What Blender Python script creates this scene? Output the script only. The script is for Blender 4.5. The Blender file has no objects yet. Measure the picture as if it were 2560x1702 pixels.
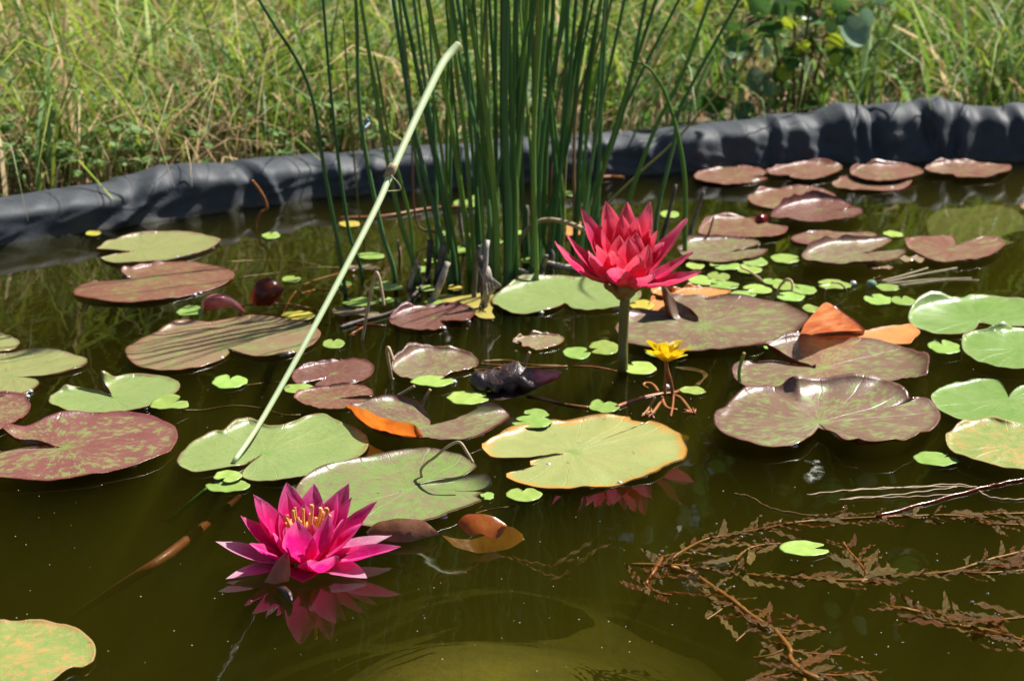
import bpy, math, random
import numpy as np
from mathutils import Vector, noise as mnoise

random.seed(7)
RNG = np.random.default_rng(11)
sc = bpy.context.scene
COL = sc.collection

# ------------------------------------------------------------------ camera
F, PW, PH = 5600.0, 2560.0, 1702.0
CAM_H, PITCH = 0.70, math.radians(17.5)
cam_d = bpy.data.cameras.new('camera')
cam = bpy.data.objects.new('camera', cam_d)
COL.objects.link(cam)
cam.location = (0, 0, CAM_H)
cam.rotation_euler = (math.pi / 2 - PITCH, 0, 0)
cam_d.sensor_width = 36.0
cam_d.lens = 36.0 * F / PW
cam_d.clip_start = 0.02
cam_d.clip_end = 1000
cam_d.dof.use_dof = True
cam_d.dof.focus_distance = 1.86
cam_d.dof.aperture_fstop = 12.0
sc.camera = cam

# ------------------------------------------------------------------ sky and sun
SUN_EL, SUN_AZ = math.radians(53), math.atan2(0.80, 0.60)      # azimuth from +Y towards +X
world = bpy.data.worlds.new('World')
sc.world = world
world.use_nodes = True
nt = world.node_tree
sky = nt.nodes.new('ShaderNodeTexSky')
sky.sky_type = 'NISHITA'
sky.sun_disc = False
sky.sun_elevation = SUN_EL
sky.sun_rotation = SUN_AZ
nt.links.new(sky.outputs[0], nt.nodes['Background'].inputs[0])
nt.nodes['Background'].inputs[1].default_value = 0.05
sun_d = bpy.data.lights.new('sun', 'SUN')
sun_d.energy = 5.0
sun_d.angle = math.radians(0.5)
sun_d.color = (1.0, 0.955, 0.88)
sun = bpy.data.objects.new('sun', sun_d)
COL.objects.link(sun)
TO_SUN = Vector((math.sin(SUN_AZ) * math.cos(SUN_EL), math.cos(SUN_AZ) * math.cos(SUN_EL), math.sin(SUN_EL)))
sun.rotation_euler = TO_SUN.to_track_quat('Z', 'Y').to_euler()
sun.location = (3, 3, 6)
sc.view_settings.view_transform = 'Standard'
sc.view_settings.look = 'None'
sc.view_settings.exposure = 0.97
sc.view_settings.gamma = 1.0
sc.render.engine = 'CYCLES'
sc.cycles.max_bounces = 7
sc.cycles.diffuse_bounces = 3
sc.cycles.glossy_bounces = 3
sc.cycles.transmission_bounces = 5
sc.cycles.transparent_max_bounces = 16
sc.cycles.volume_bounces = 1
sc.cycles.caustics_reflective = False
sc.cycles.caustics_refractive = False
sc.cycles.sample_clamp_indirect = 4.0
sc.cycles.use_denoising = True

# ------------------------------------------------------------------ photo pixel -> place
CP, SP = math.cos(PITCH), math.sin(PITCH)
def ray(px, py):
    dx, dy = (px - PW / 2) / F, -(py - PH / 2) / F
    return Vector((dx, CP + dy * SP, -SP + dy * CP))
def at(px, py, z=0.0):
    d = ray(px, py); t = (z - CAM_H) / d.z
    return Vector((d.x * t, d.y * t, z))
def atY(px, py, Y):
    d = ray(px, py); t = Y / d.y
    return Vector((d.x * t, Y, CAM_H + d.z * t))
TS = 2359.0 / 860.0
TILE = {'A': (0, 0), 'B': (850, 0), 'C': (1700, 0), 'D': (0, 560), 'E': (850, 560), 'F': (1700, 560),
        'G': (0, 1130), 'H': (850, 1130), 'I': (1700, 1130), 'N': None}
def nat(tile, x, y):
    o = TILE[tile]
    return (x, y) if o is None else (o[0] + x / TS, o[1] + y / TS)

# ------------------------------------------------------------------ helpers
def new_obj(name, mesh, parent=None, mats=()):
    o = bpy.data.objects.new(name, mesh)
    COL.objects.link(o)
    if parent is not None:
        o.parent = parent
    return o
def tag(o, label=None, cat=None, group=None, kind=None):
    if label: o['label'] = label
    if cat: o['category'] = cat
    if group: o['group'] = group
    if kind: o['kind'] = kind
    return o
def empty(name, loc, label, cat, group=None):
    o = bpy.data.objects.new(name, None)
    COL.objects.link(o)
    o.location = loc
    o.empty_display_size = 0.02
    return tag(o, label, cat, group)

class MB:
    """collects verts, faces, material slots, per-vertex uv"""
    def __init__(self): self.v, self.f, self.m, self.uv = [], [], [], []
    def add(self, verts, faces, mat=0, uvs=None):
        b = len(self.v)
        self.v += [tuple(p) for p in verts]
        self.f += [tuple(i + b for i in f) for f in faces]
        self.m += [mat] * len(faces)
        self.uv += list(uvs) if uvs is not None else [(0.0, 0.0)] * len(verts)
        return b
    def mesh(self, name, mats, origin=(0, 0, 0), smooth=True):
        ox, oy, oz = origin
        me = bpy.data.meshes.new(name)
        me.from_pydata([(x - ox, y - oy, z - oz) for x, y, z in self.v], [], self.f)
        for m in mats: me.materials.append(m)
        me.polygons.foreach_set('material_index', self.m)
        if smooth: me.polygons.foreach_set('use_smooth', [True] * len(self.f))
        ul = me.uv_layers.new(name='UVMap')
        li = np.zeros(len(me.loops), dtype=np.int32)
        me.loops.foreach_get('vertex_index', li)
        ul.data.foreach_set('uv', np.array(self.uv, dtype=np.float32)[li].ravel())
        me.update()
        return me
    def build(self, name, mats, parent=None, smooth=True):
        """mesh object; vertices are in world space; parent empties have no rotation"""
        org = Vector(parent_origin(parent)) if parent is not None else Vector(self.v[0]) * 0
        if parent is None:
            a = np.array(self.v); org = Vector((a[:, 0].mean(), a[:, 1].mean(), a[:, 2].min()))
        me = self.mesh(name, mats, org, smooth)
        o = new_obj(name, me, parent)
        if parent is None: o.location = org
        return o
def parent_origin(p):
    loc = Vector(p.location)
    return loc if p.parent is None else loc + parent_origin(p.parent)

def spline(pts, n, closed=False):
    """centripetal-ish catmull rom through pts; points with flag 'corner' are kept sharp"""
    P = [np.array(p[:2] + (p[3] if len(p) > 3 else 0.0,), float) if not isinstance(p, np.ndarray) else p for p in pts]
    C = [bool(len(p) > 2 and p[2]) if not isinstance(p, np.ndarray) else False for p in pts]
    N = len(P); segs = N if closed else N - 1
    L = [np.linalg.norm(P[(i + 1) % N] - P[i]) for i in range(segs)]
    tot = sum(L); out = []
    for i in range(segs):
        a, b = P[i], P[(i + 1) % N]
        p0 = P[i - 1] if (closed or i > 0) else a
        p3 = P[(i + 2) % N] if (closed or i + 2 < N) else b
        d1, d0, d2 = np.linalg.norm(b - a) + 1e-9, np.linalg.norm(a - p0) + 1e-9, np.linalg.norm(p3 - b) + 1e-9
        m0 = (b - a) if C[i] else (b - p0) * d1 / (d1 + d0)
        m1 = (b - a) if C[(i + 1) % N] else (p3 - a) * d1 / (d1 + d2)
        k = max(1, int(round(n * L[i] / tot)))
        for j in range(k):
            t = j / k
            h00, h10 = 2*t**3 - 3*t**2 + 1, t**3 - 2*t**2 + t
            h01, h11 = -2*t**3 + 3*t**2, t**3 - t**2
            out.append(h00*a + h10*m0 + h01*b + h11*m1)
    if not closed: out.append(P[-1])
    return out
def sp3(pts, n):
    """smooth 3D polyline"""
    A = [np.array(p, float) for p in pts]; out = []
    N = len(A)
    for i in range(N - 1):
        p0, a, b, p3 = A[max(i-1, 0)], A[i], A[i+1], A[min(i+2, N-1)]
        k = max(1, n // (N - 1))
        for j in range(k):
            t = j / k
            out.append(0.5*((2*a) + (b-p0)*t + (2*p0-5*a+4*b-p3)*t*t + (3*a-p0-3*b+p3)*t**3))
    out.append(A[-1])
    return [Vector(p) for p in out]

def tube(mb, pts, rad, sides=6, flat=1.0, face=None, mat=0, cap=True, lump=0.0, lfreq=90.0):
    """tube along pts, rad = number or list; flat < 1 squashes it along the 'face' direction"""
    pts = [Vector(p) for p in pts]; n = len(pts)
    if not hasattr(rad, '__len__'): rad = [rad] * n
    V, U = [], []
    ref = Vector(face) if face is not None else Vector((0.3, -1, 0.2))
    for i, p in enumerate(pts):
        t = (pts[min(i+1, n-1)] - pts[max(i-1, 0)]).normalized()
        s = t.cross(ref)
        if s.length < 1e-4: s = t.cross(Vector((1, 0.1, 0)))
        s.normalize(); u = s.cross(t).normalized()
        for k in range(sides):
            a = 2 * math.pi * k / sides
            q = p + (s * math.cos(a) + u * math.sin(a) * flat) * rad[i]
            if lump: q = p + (q - p) * (1 + lump * mnoise.noise(q * lfreq))
            V.append(q)
            U.append((i / max(1, n - 1), k / sides))
    Fc = [(i*sides+k, i*sides+(k+1) % sides, (i+1)*sides+(k+1) % sides, (i+1)*sides+k) for i in range(n-1) for k in range(sides)]
    if cap:
        Fc.append(tuple(range(sides))[::-1]); Fc.append(tuple((n-1)*sides + k for k in range(sides)))
    mb.add(V, Fc, mat, U)

# ------------------------------------------------------------------ materials
def mat_base(name):
    m = bpy.data.materials.new(name); m.use_nodes = True
    t = m.node_tree; b = t.nodes['Principled BSDF']
    return m, t, b
def N(t, typ, **kw):
    n = t.nodes.new(typ)
    for k, v in kw.items():
        if k in ('operation', 'blend_type', 'data_type', 'noise_dimensions', 'interpolation_type', 'attribute_name', 'feature', 'wave_type'): setattr(n, k, v)
        else: n.inputs[k].default_value = v
    return n
def ramp(t, fac, stops, interp='LINEAR'):
    n = t.nodes.new('ShaderNodeValToRGB')
    cr = n.color_ramp; cr.interpolation = interp
    while len(cr.elements) < len(stops): cr.elements.new(0.5)
    for e, (p, c) in zip(cr.elements, stops):
        e.position = p
        e.color = (c, c, c, 1) if not hasattr(c, '__len__') else (*c[:3], 1)
    t.links.new(fac, n.inputs[0])
    return n.outputs[0]
def mixc(t, fac, a, b):
    n = t.nodes.new('ShaderNodeMix'); n.data_type = 'RGBA'
    for s, v in ((0, fac), (6, a), (7, b)):
        if hasattr(v, 'is_output'): t.links.new(v, n.inputs[s])
        elif s == 0: n.inputs[0].default_value = v
        else: n.inputs[s].default_value = (*v[:3], 1)
    return n.outputs[2]
def math_(t, op, a, b=None, clamp=False):
    n = t.nodes.new('ShaderNodeMath'); n.operation = op; n.use_clamp = clamp
    for i, v in enumerate((a, b)):
        if v is None: continue
        if hasattr(v, 'is_output'): t.links.new(v, n.inputs[i])
        else: n.inputs[i].default_value = v
    return n.outputs[0]
def noise_(t, vec, scale, detail=3, rough=0.55):
    n = t.nodes.new('ShaderNodeTexNoise')
    n.inputs['Scale'].default_value = scale; n.inputs['Detail'].default_value = detail; n.inputs['Roughness'].default_value = rough
    if vec is not None: t.links.new(vec, n.inputs['Vector'])
    return n.outputs[0]
def bump_(t, b, h, strength, dist=0.002):
    n = t.nodes.new('ShaderNodeBump'); n.inputs['Strength'].default_value = strength; n.inputs['Distance'].default_value = dist
    t.links.new(h, n.inputs['Height']); t.links.new(n.outputs[0], b.inputs['Normal'])
    return n
def leafy(t, b, col, trans, rough=None):
    """mix translucent light through the leaf"""
    tr = t.nodes.new('ShaderNodeBsdfTranslucent'); mx = t.nodes.new('ShaderNodeMixShader')
    if hasattr(col, 'is_output'): t.links.new(col, tr.inputs[0])
    else: tr.inputs[0].default_value = (*col, 1)
    mx.inputs[0].default_value = trans
    t.links.new(b.outputs[0], mx.inputs[1]); t.links.new(tr.outputs[0], mx.inputs[2])
    t.links.new(mx.outputs[0], t.nodes['Material Output'].inputs[0])

def simple_mat(name, c1, c2, scale=60, rough=0.5, trans=0.0, bump=0.2, spec=0.5, coat=0.0):
    m, t, b = mat_base(name)
    tc = t.nodes.new('ShaderNodeTexCoord'); oi = t.nodes.new('ShaderNodeObjectInfo')
    v = t.nodes.new('ShaderNodeVectorMath'); v.operation = 'ADD'
    t.links.new(tc.outputs['Object'], v.inputs[0])
    sc_ = t.nodes.new('ShaderNodeVectorMath'); sc_.operation = 'SCALE'; sc_.inputs[0].default_value = (3.1, 7.7, 5.3)
    t.links.new(oi.outputs['Random'], sc_.inputs['Scale']); t.links.new(sc_.outputs[0], v.inputs[1])
    n1 = noise_(t, v.outputs[0], scale, 4, 0.6)
    col = mixc(t, ramp(t, n1, ((0.35, 0.0), (0.65, 1.0))), c1, c2)
    hs = t.nodes.new('ShaderNodeHueSaturation')
    t.links.new(col, hs.inputs['Color'])
    hu = math_(t, 'MULTIPLY_ADD', math_(t, 'FRACT', math_(t, 'MULTIPLY', oi.outputs['Random'], 7.31)), 0.03); hu.node.inputs[2].default_value = 0.485
    t.links.new(hu, hs.inputs['Hue'])
    t.links.new(math_(t, 'MULTIPLY_ADD', oi.outputs['Random'], 0.4), hs.inputs['Value'])
    hs.inputs['Value'].links[0].from_node.inputs[2].default_value = 0.8
    t.links.new(hs.outputs[0], b.inputs['Base Color'])
    b.inputs['Roughness'].default_value = rough
    b.inputs['Specular IOR Level'].default_value = spec
    b.inputs['Coat Weight'].default_value = coat
    b.inputs['Coat Roughness'].default_value = 0.08
    if bump: bump_(t, b, noise_(t, v.outputs[0], scale * 3, 3), bump, 0.001)
    if trans: leafy(t, b, hs.outputs[0], trans)
    return m

def fibre_mat(name, c1, c2, tip, tip_from=0.93, rough=0.4, trans=0.3, freq=26.0, blot=None):
    """stems: stripes along the length, blotches, a withered tip"""
    m, t, b = mat_base(name)
    uv = t.nodes.new('ShaderNodeUVMap').outputs[0]
    oi = t.nodes.new('ShaderNodeObjectInfo')
    sx = t.nodes.new('ShaderNodeSeparateXYZ'); t.links.new(uv, sx.inputs[0])
    mp = t.nodes.new('ShaderNodeMapping'); mp.inputs['Scale'].default_value = (3.0, freq, 1); t.links.new(uv, mp.inputs[0])
    ad = t.nodes.new('ShaderNodeVectorMath'); ad.operation = 'ADD'; t.links.new(mp.outputs[0], ad.inputs[0])
    sc_ = t.nodes.new('ShaderNodeVectorMath'); sc_.operation = 'SCALE'; sc_.inputs[0].default_value = (31, 17, 9)
    t.links.new(oi.outputs['Random'], sc_.inputs['Scale']); t.links.new(sc_.outputs[0], ad.inputs[1])
    n1 = noise_(t, ad.outputs[0], 1.0, 3, 0.6)
    tc = t.nodes.new('ShaderNodeTexCoord').outputs['Object']
    n2 = noise_(t, tc, 28, 4, 0.65)
    col = mixc(t, ramp(t, n1, ((0.36, 0.0), (0.62, 1.0))), c1, c2)
    if blot: col = mixc(t, ramp(t, n2, ((0.56, 0.0), (0.70, 0.75))), col, blot)
    tp = ramp(t, math_(t, 'ADD', sx.outputs[0], math_(t, 'MULTIPLY', math_(t, 'SUBTRACT', n2, 0.5), 0.12)), ((tip_from, 0.0), (min(1.0, tip_from + 0.06), 1.0)))
    col = mixc(t, tp, col, tip)
    hs = t.nodes.new('ShaderNodeHueSaturation'); t.links.new(col, hs.inputs['Color'])
    v = math_(t, 'MULTIPLY_ADD', oi.outputs['Random'], 0.6); v.node.inputs[2].default_value = 0.7
    t.links.new(v, hs.inputs['Value'])
    hu = math_(t, 'MULTIPLY_ADD', oi.outputs['Random'], -0.035); hu.node.inputs[2].default_value = 0.515
    t.links.new(hu, hs.inputs['Hue'])
    t.links.new(hs.outputs[0], b.inputs['Base Color']); b.inputs['Roughness'].default_value = rough
    bump_(t, b, n1, 0.3, 0.001)
    if trans: leafy(t, b, hs.outputs[0], trans)
    return m
def pad_mat(name, base, base2, mott, amt, edge, edge_w=0.06, rough=0.36, streak=True, thr=0.56):
    m, t, b = mat_base(name)
    uv = t.nodes.new('ShaderNodeUVMap').outputs[0]
    oi = t.nodes.new('ShaderNodeObjectInfo')
    sx = t.nodes.new('ShaderNodeSeparateXYZ'); t.links.new(uv, sx.inputs[0])
    ln = t.nodes.new('ShaderNodeVectorMath'); ln.operation = 'LENGTH'; t.links.new(uv, ln.inputs[0])
    nrm = t.nodes.new('ShaderNodeVectorMath'); nrm.operation = 'NORMALIZE'; t.links.new(uv, nrm.inputs[0])
    r = ln.outputs['Value']
    rz = t.nodes.new('ShaderNodeCombineXYZ')
    t.links.new(math_(t, 'MULTIPLY_ADD', r, 0.85), rz.inputs[2])
    rz.inputs[2].links[0].from_node.inputs[2].default_value = 0.0
    off = t.nodes.new('ShaderNodeVectorMath'); off.operation = 'SCALE'; off.inputs[0].default_value = (13.0, 7.0, 29.0)
    t.links.new(oi.outputs['Random'], off.inputs['Scale'])
    pv = t.nodes.new('ShaderNodeVectorMath'); pv.operation = 'ADD'
    t.links.new(nrm.outputs[0], pv.inputs[0]); t.links.new(rz.outputs[0], pv.inputs[1])
    pv2 = t.nodes.new('ShaderNodeVectorMath'); pv2.operation = 'ADD'
    t.links.new(pv.outputs[0], pv2.inputs[0]); t.links.new(off.outputs[0], pv2.inputs[1])
    uvo = t.nodes.new('ShaderNodeVectorMath'); uvo.operation = 'ADD'
    t.links.new(uv, uvo.inputs[0]); t.links.new(off.outputs[0], uvo.inputs[1])
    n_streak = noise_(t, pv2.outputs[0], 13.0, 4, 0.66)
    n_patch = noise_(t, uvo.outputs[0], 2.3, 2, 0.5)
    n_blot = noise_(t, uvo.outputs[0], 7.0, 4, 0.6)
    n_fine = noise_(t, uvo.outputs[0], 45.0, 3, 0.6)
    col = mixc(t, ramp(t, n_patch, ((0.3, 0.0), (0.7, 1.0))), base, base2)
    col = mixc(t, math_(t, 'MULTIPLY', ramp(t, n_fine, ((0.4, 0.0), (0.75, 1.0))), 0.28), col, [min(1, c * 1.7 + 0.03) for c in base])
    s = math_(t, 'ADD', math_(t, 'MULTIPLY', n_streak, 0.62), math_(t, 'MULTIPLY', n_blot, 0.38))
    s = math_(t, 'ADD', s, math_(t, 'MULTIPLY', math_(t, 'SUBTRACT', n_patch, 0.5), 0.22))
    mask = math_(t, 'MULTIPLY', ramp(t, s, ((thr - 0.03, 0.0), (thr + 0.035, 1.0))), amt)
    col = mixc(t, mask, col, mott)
    # the petiole spot in the middle
    spot = ramp(t, math_(t, 'ADD', r, math_(t, 'MULTIPLY', n_blot, 0.12)), ((0.08, 0.85), (0.17, 0.0)))
    col = mixc(t, spot, col, (0.16, 0.27, 0.05))
    # veins
    ang = math_(t, 'ARCTAN2', sx.outputs[1], sx.outputs[0])
    vn = math_(t, 'ABSOLUTE', math_(t, 'SINE', math_(t, 'ADD', math_(t, 'MULTIPLY', ang, 8.0), math_(t, 'MULTIPLY', n_patch, 2.0))))
    vein = ramp(t, vn, ((0.0, 1.0), (0.09, 0.0)))
    col = mixc(t, math_(t, 'MULTIPLY', vein, 0.13), col, [min(1, c * 1.5 + 0.05) for c in base2])
    # rim
    e = ramp(t, math_(t, 'ADD', r, math_(t, 'MULTIPLY', math_(t, 'SUBTRACT', n_blot, 0.5), 0.22)), ((1.0 - edge_w * 1.4, 0.0), (1.0, 1.0)))
    col = mixc(t, e, col, edge)
    # pale dried film and scratches
    scr = t.nodes.new('ShaderNodeMapping'); scr.inputs['Scale'].default_value = (3.0, 16.0, 1.0); scr.inputs['Rotation'].default_value = (0, 0, 0.5)
    t.links.new(uvo.outputs[0], scr.inputs[0])
    film = ramp(t, noise_(t, scr.outputs[0], 2.2, 5, 0.7), ((0.62, 0.0), (0.74, 0.22)))
    col = mixc(t, math_(t, 'MULTIPLY', film, ramp(t, n_patch, ((0.4, 0.15), (0.6, 0.8)))), col, (0.36, 0.32, 0.25))
    wear = ramp(t, noise_(t, uvo.outputs[0], 3.4, 5, 0.7), ((0.62, 0.0), (0.78, 0.45)))
    col = mixc(t, wear, col, [c * 0.55 for c in base2])
    # scattered brown specks
    spk = ramp(t, noise_(t, uvo.outputs[0], 17.0, 2, 0.5), ((0.70, 0.0), (0.74, 0.7)))
    col = mixc(t, spk, col, (0.07, 0.04, 0.02))
    t.links.new(col, b.inputs['Base Color'])
    rr = math_(t, 'MULTIPLY_ADD', n_blot, 0.28)
    rr.node.inputs[2].default_value = rough - 0.14
    t.links.new(rr, b.inputs['Roughness'])
    b.inputs['Specular IOR Level'].default_value = 0.55
    h = math_(t, 'ADD', math_(t, 'MULTIPLY', n_fine, 0.5), math_(t, 'MULTIPLY', vein, -0.7))
    h = math_(t, 'ADD', h, math_(t, 'MULTIPLY', n_blot, 1.2))
    bump_(t, b, h, 0.35, 0.0016)
    leafy(t, b, col, 0.12)
    return m

GREEN = (0.175, 0.245, 0.075)
M = {}
M['pad_green'] = pad_mat('pad_green', (0.20, 0.27, 0.085), (0.235, 0.29, 0.10), (0.16, 0.26, 0.05), 0.5, (0.20, 0.15, 0.06), 0.035)
M['pad_bright'] = pad_mat('pad_bright', (0.150, 0.255, 0.055), (0.185, 0.285, 0.075), (0.22, 0.29, 0.10), 0.4, (0.24, 0.30, 0.12), 0.03, 0.33)
M['pad_olive'] = pad_mat('pad_olive', (0.235, 0.235, 0.085), (0.255, 0.265, 0.10), (0.20, 0.27, 0.07), 0.5, (0.23, 0.16, 0.09), 0.04)
M['pad_mixed'] = pad_mat('pad_mixed', (0.21, 0.19, 0.09), (0.19, 0.165, 0.085), (0.17, 0.27, 0.06), 0.85, (0.17, 0.10, 0.06), 0.05, thr=0.50)
M['pad_brown'] = pad_mat('pad_brown', (0.170, 0.098, 0.066), (0.205, 0.132, 0.088), (0.20, 0.26, 0.075), 0.85, (0.115, 0.045, 0.035), 0.06, 0.36, thr=0.535)
M['pad_russet'] = pad_mat('pad_russet', (0.180, 0.070, 0.046), (0.200, 0.094, 0.060), (0.19, 0.205, 0.06), 0.8, (0.18, 0.05, 0.035), 0.05, 0.38, thr=0.55)
M['pad_red'] = pad_mat('pad_red', (0.185, 0.064, 0.056), (0.205, 0.092, 0.072), (0.22, 0.25, 0.08), 0.85, (0.15, 0.035, 0.04), 0.06, 0.35, thr=0.535)
M['pad_maroon'] = pad_mat('pad_maroon', (0.150, 0.062, 0.048), (0.175, 0.080, 0.060), (0.20, 0.18, 0.07), 0.6, (0.10, 0.02, 0.025), 0.06, 0.3, thr=0.6)
M['pad_tan'] = pad_mat('pad_tan', (0.235, 0.15, 0.085), (0.225, 0.165, 0.09), (0.20, 0.26, 0.07), 0.75, (0.22, 0.10, 0.05), 0.05, 0.36, thr=0.55)
M['pad_yellow'] = pad_mat('pad_yellow', (0.265, 0.305, 0.10), (0.31, 0.32, 0.11), (0.34, 0.30, 0.09), 0.6, (0.50, 0.24, 0.04), 0.075, 0.36, thr=0.58)
M['pad_spotted'] = pad_mat('pad_spotted', (0.20, 0.27, 0.07), (0.25, 0.29, 0.08), (0.46, 0.27, 0.09), 0.8, (0.34, 0.22, 0.08), 0.04, 0.38, thr=0.53)
M['pad_under'] = simple_mat('pad_under', (0.24, 0.035, 0.018), (0.30, 0.08, 0.02), 70, 0.3, 0.25, 0.2, coat=0.3)
M['pad_under_green'] = simple_mat('pad_under_green', (0.22, 0.10, 0.03), (0.25, 0.16, 0.05), 70, 0.35, 0.2, 0.2)
M['orange_leaf'] = simple_mat('orange_leaf', (0.74, 0.34, 0.13), (0.58, 0.15, 0.05), 70, 0.45, 0.62, 0.6)
M['amber_leaf'] = simple_mat('amber_leaf', (0.60, 0.22, 0.02), (0.46, 0.12, 0.015), 60, 0.3, 0.55, 0.3, coat=0.3)
M['orange_pad'] = pad_mat('orange_pad', (0.56, 0.25, 0.07), (0.50, 0.17, 0.05), (0.30, 0.28, 0.06), 0.7, (0.50, 0.17, 0.03), 0.08, 0.4, thr=0.57)
M['small_leaf'] = simple_mat('small_leaf', (0.27, 0.40, 0.075), (0.33, 0.45, 0.12), 120, 0.33, 0.15, 0.15)
M['small_leaf_yellow'] = simple_mat('small_leaf_yellow', (0.47, 0.42, 0.06), (0.52, 0.40, 0.07), 120, 0.35, 0.15, 0.15)
M['under_leaf'] = simple_mat('under_leaf', (0.2, 0.26, 0.08), (0.24, 0.28, 0.1), 100, 0.45, 0.2, 0)
M['bead'], _t, _b = mat_base('bead')
_b.inputs['Base Color'].default_value = (0.9, 0.93, 0.93, 1); _b.inputs['Roughness'].default_value = 0.25
_b.inputs['Transmission Weight'].default_value = 0.6; _b.inputs['IOR'].default_value = 2.0
M['air'], _t, _b = mat_base('air')
_b.inputs['Base Color'].default_value = (0.9, 0.93, 0.93, 1); _b.inputs['Roughness'].default_value = 0.12
_b.inputs['Transmission Weight'].default_value = 0.93; _b.inputs['IOR'].default_value = 1.3
M['dark_wet'] = simple_mat('dark_wet', (0.022, 0.014, 0.014), (0.075, 0.040, 0.034), 140, 0.36, 0.0, 0.8, coat=0.15)
M['maroon_wet'] = simple_mat('maroon_wet', (0.16, 0.012, 0.010), (0.24, 0.03, 0.012), 70, 0.2, 0.5, 0.3, coat=0.4)
M['pink_wet'] = simple_mat('pink_wet', (0.66, 0.13, 0.17), (0.74, 0.30, 0.32), 60, 0.3, 0.5, 0.5, coat=0.4)
M['brown_petal'] = simple_mat('brown_petal', (0.40, 0.15, 0.07), (0.52, 0.25, 0.14), 90, 0.3, 0.55, 0.4, coat=0.3)
M['straw'] = simple_mat('straw', (0.50, 0.40, 0.24), (0.36, 0.26, 0.14), 80, 0.55, 0.1, 0.3)
M['bleached'] = simple_mat('bleached', (0.58, 0.52, 0.42), (0.24, 0.19, 0.15), 70, 0.6, 0.0, 0.5)
M['dead_grey'] = simple_mat('dead_grey', (0.14, 0.115, 0.095), (0.05, 0.036, 0.028), 90, 0.65, 0.0, 0.5)
M['rust_stem'] = simple_mat('rust_stem', (0.34, 0.125, 0.035), (0.24, 0.08, 0.028), 90, 0.4, 0.0, 0.3)
M['weed_leaf'] = simple_mat('weed_leaf', (0.17, 0.040, 0.010), (0.22, 0.075, 0.022), 130, 0.32, 0.3, 0.5)
M['weed_pale'] = simple_mat('weed_pale', (0.24, 0.15, 0.05), (0.19, 0.08, 0.025), 130, 0.4, 0.3, 0.5)

# ------------------------------------------------------------------ pond outline
WATER_PX = [(0, 615), (92, 600), (293, 570), (543, 532), (782, 497), (886, 488), (1338, 454), (1933, 416), (2145, 406), (2560, 402)]
TOP_PX = [(0, 518), (150, 495), (328, 463), (345, 448), (400, 436), (456, 416), (510, 410), (638, 412), (656, 403), (849, 386), (923, 394), (996, 372),
          (1142, 366), (1215, 364), (1306, 348), (1415, 344), (1506, 339), (1579, 332), (1699, 324), (1809, 312), (1926, 301), (1948, 292),
          (2050, 290), (2119, 264), (2174, 272), (2283, 262), (2356, 248), (2393, 257), (2429, 268), (2520, 275), (2560, 264)]
far = [at(x, y) for x, y in WATER_PX]
ctrl = [(p.x, p.y) for p in far] + [(0.98, 3.08), (1.32, 2.85), (1.42, 2.2), (1.38, 1.3), (1.15, 0.72), (0.6, 0.5), (0.0, 0.46), (-0.65, 0.5),
        (-1.1, 0.72), (-1.32, 1.3), (-1.32, 1.95), (-1.1, 2.32)]
loop0 = [Vector((p[0], p[1])) for p in spline([(x, y) for x, y in ctrl], 1500, True)]
# fine where the photograph looks, coarse elsewhere
loop, acc = [], 1e9
for i, p in enumerate(loop0):
    acc += (p - loop0[i - 1]).length if i else 0
    fine = p.y > 2.3 and -0.85 < p.x < 0.95
    if acc >= (0.0045 if fine else 0.03):
        loop.append(p); acc = 0.0
NL = len(loop)
def loop_normal(i):
    t = loop[(i + 1) % NL] - loop[i - 1]
    n = Vector((t.y, -t.x)); n.normalize()
    return n
cen = Vector((0.0, 1.8))
if loop_normal(5).dot(loop[5] - cen) < 0:
    loop.reverse()
NORM = [loop_normal(i) for i in range(NL)]
def px_of(p, z=0.0):
    d = Vector((p[0], p[1], z - CAM_H)); dep = d.y * CP - d.z * SP
    return PW / 2 + F * d.x / dep, PH / 2 - F * (d.y * SP + d.z * CP) / dep

# ------------------------------------------------------------------ ground, pond floor, water
def ring_mesh(name, rings, mat):
    mb = MB()
    n = len(rings[0])
    V = [p for r in rings for p in r]
    Fc = [(a*n+i, a*n+(i+1) % n, (a+1)*n+(i+1) % n, (a+1)*n+i) for a in range(len(rings)-1) for i in range(n)]
    mb.add(V, Fc, 0, [(p[0], p[1]) for p in V])
    return mb.build(name, [mat])
m, t, b = mat_base('ground_soil')
tc = t.nodes.new('ShaderNodeTexCoord').outputs['Object']
g1 = noise_(t, tc, 14, 6, 0.65); g2 = noise_(t, tc, 3.0, 3)
c = mixc(t, ramp(t, g1, ((0.35, 0.0), (0.65, 1.0))), (0.075, 0.050, 0.028), (0.20, 0.145, 0.08))
c = mixc(t, ramp(t, g2, ((0.45, 0.0), (0.6, 0.7))), c, (0.06, 0.075, 0.02))
t.links.new(c, b.inputs['Base Color']); b.inputs['Roughness'].default_value = 0.9
bump_(t, b, noise_(t, tc, 60, 5), 0.6, 0.02)
M['ground'] = m
sub = [i for i in range(0, NL, 4)]
def off_loop(o, z, rough=0.0):
    return [(loop[i].x + NORM[i].x*o, loop[i].y + NORM[i].y*o, z + rough * mnoise.noise(Vector((loop[i].x*4, loop[i].y*4, o)))) for i in sub]
GZ = 0.02
def scaled(r0, z):
    out = []
    for i in sub:
        d = (loop[i] - cen).normalized()
        out.append((cen.x + d.x*r0, cen.y + d.y*r0, z))
    return out
ground = ring_mesh('ground', [off_loop(0.11, -0.03), off_loop(0.13, 0.012), off_loop(0.22, GZ, 0.02), off_loop(0.4, GZ, 0.03), off_loop(0.7, GZ, 0.04),
                              scaled(3.2, GZ), scaled(6, GZ), scaled(14, GZ), scaled(60, 0.0), scaled(300, -0.5)], M['ground'])
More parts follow.
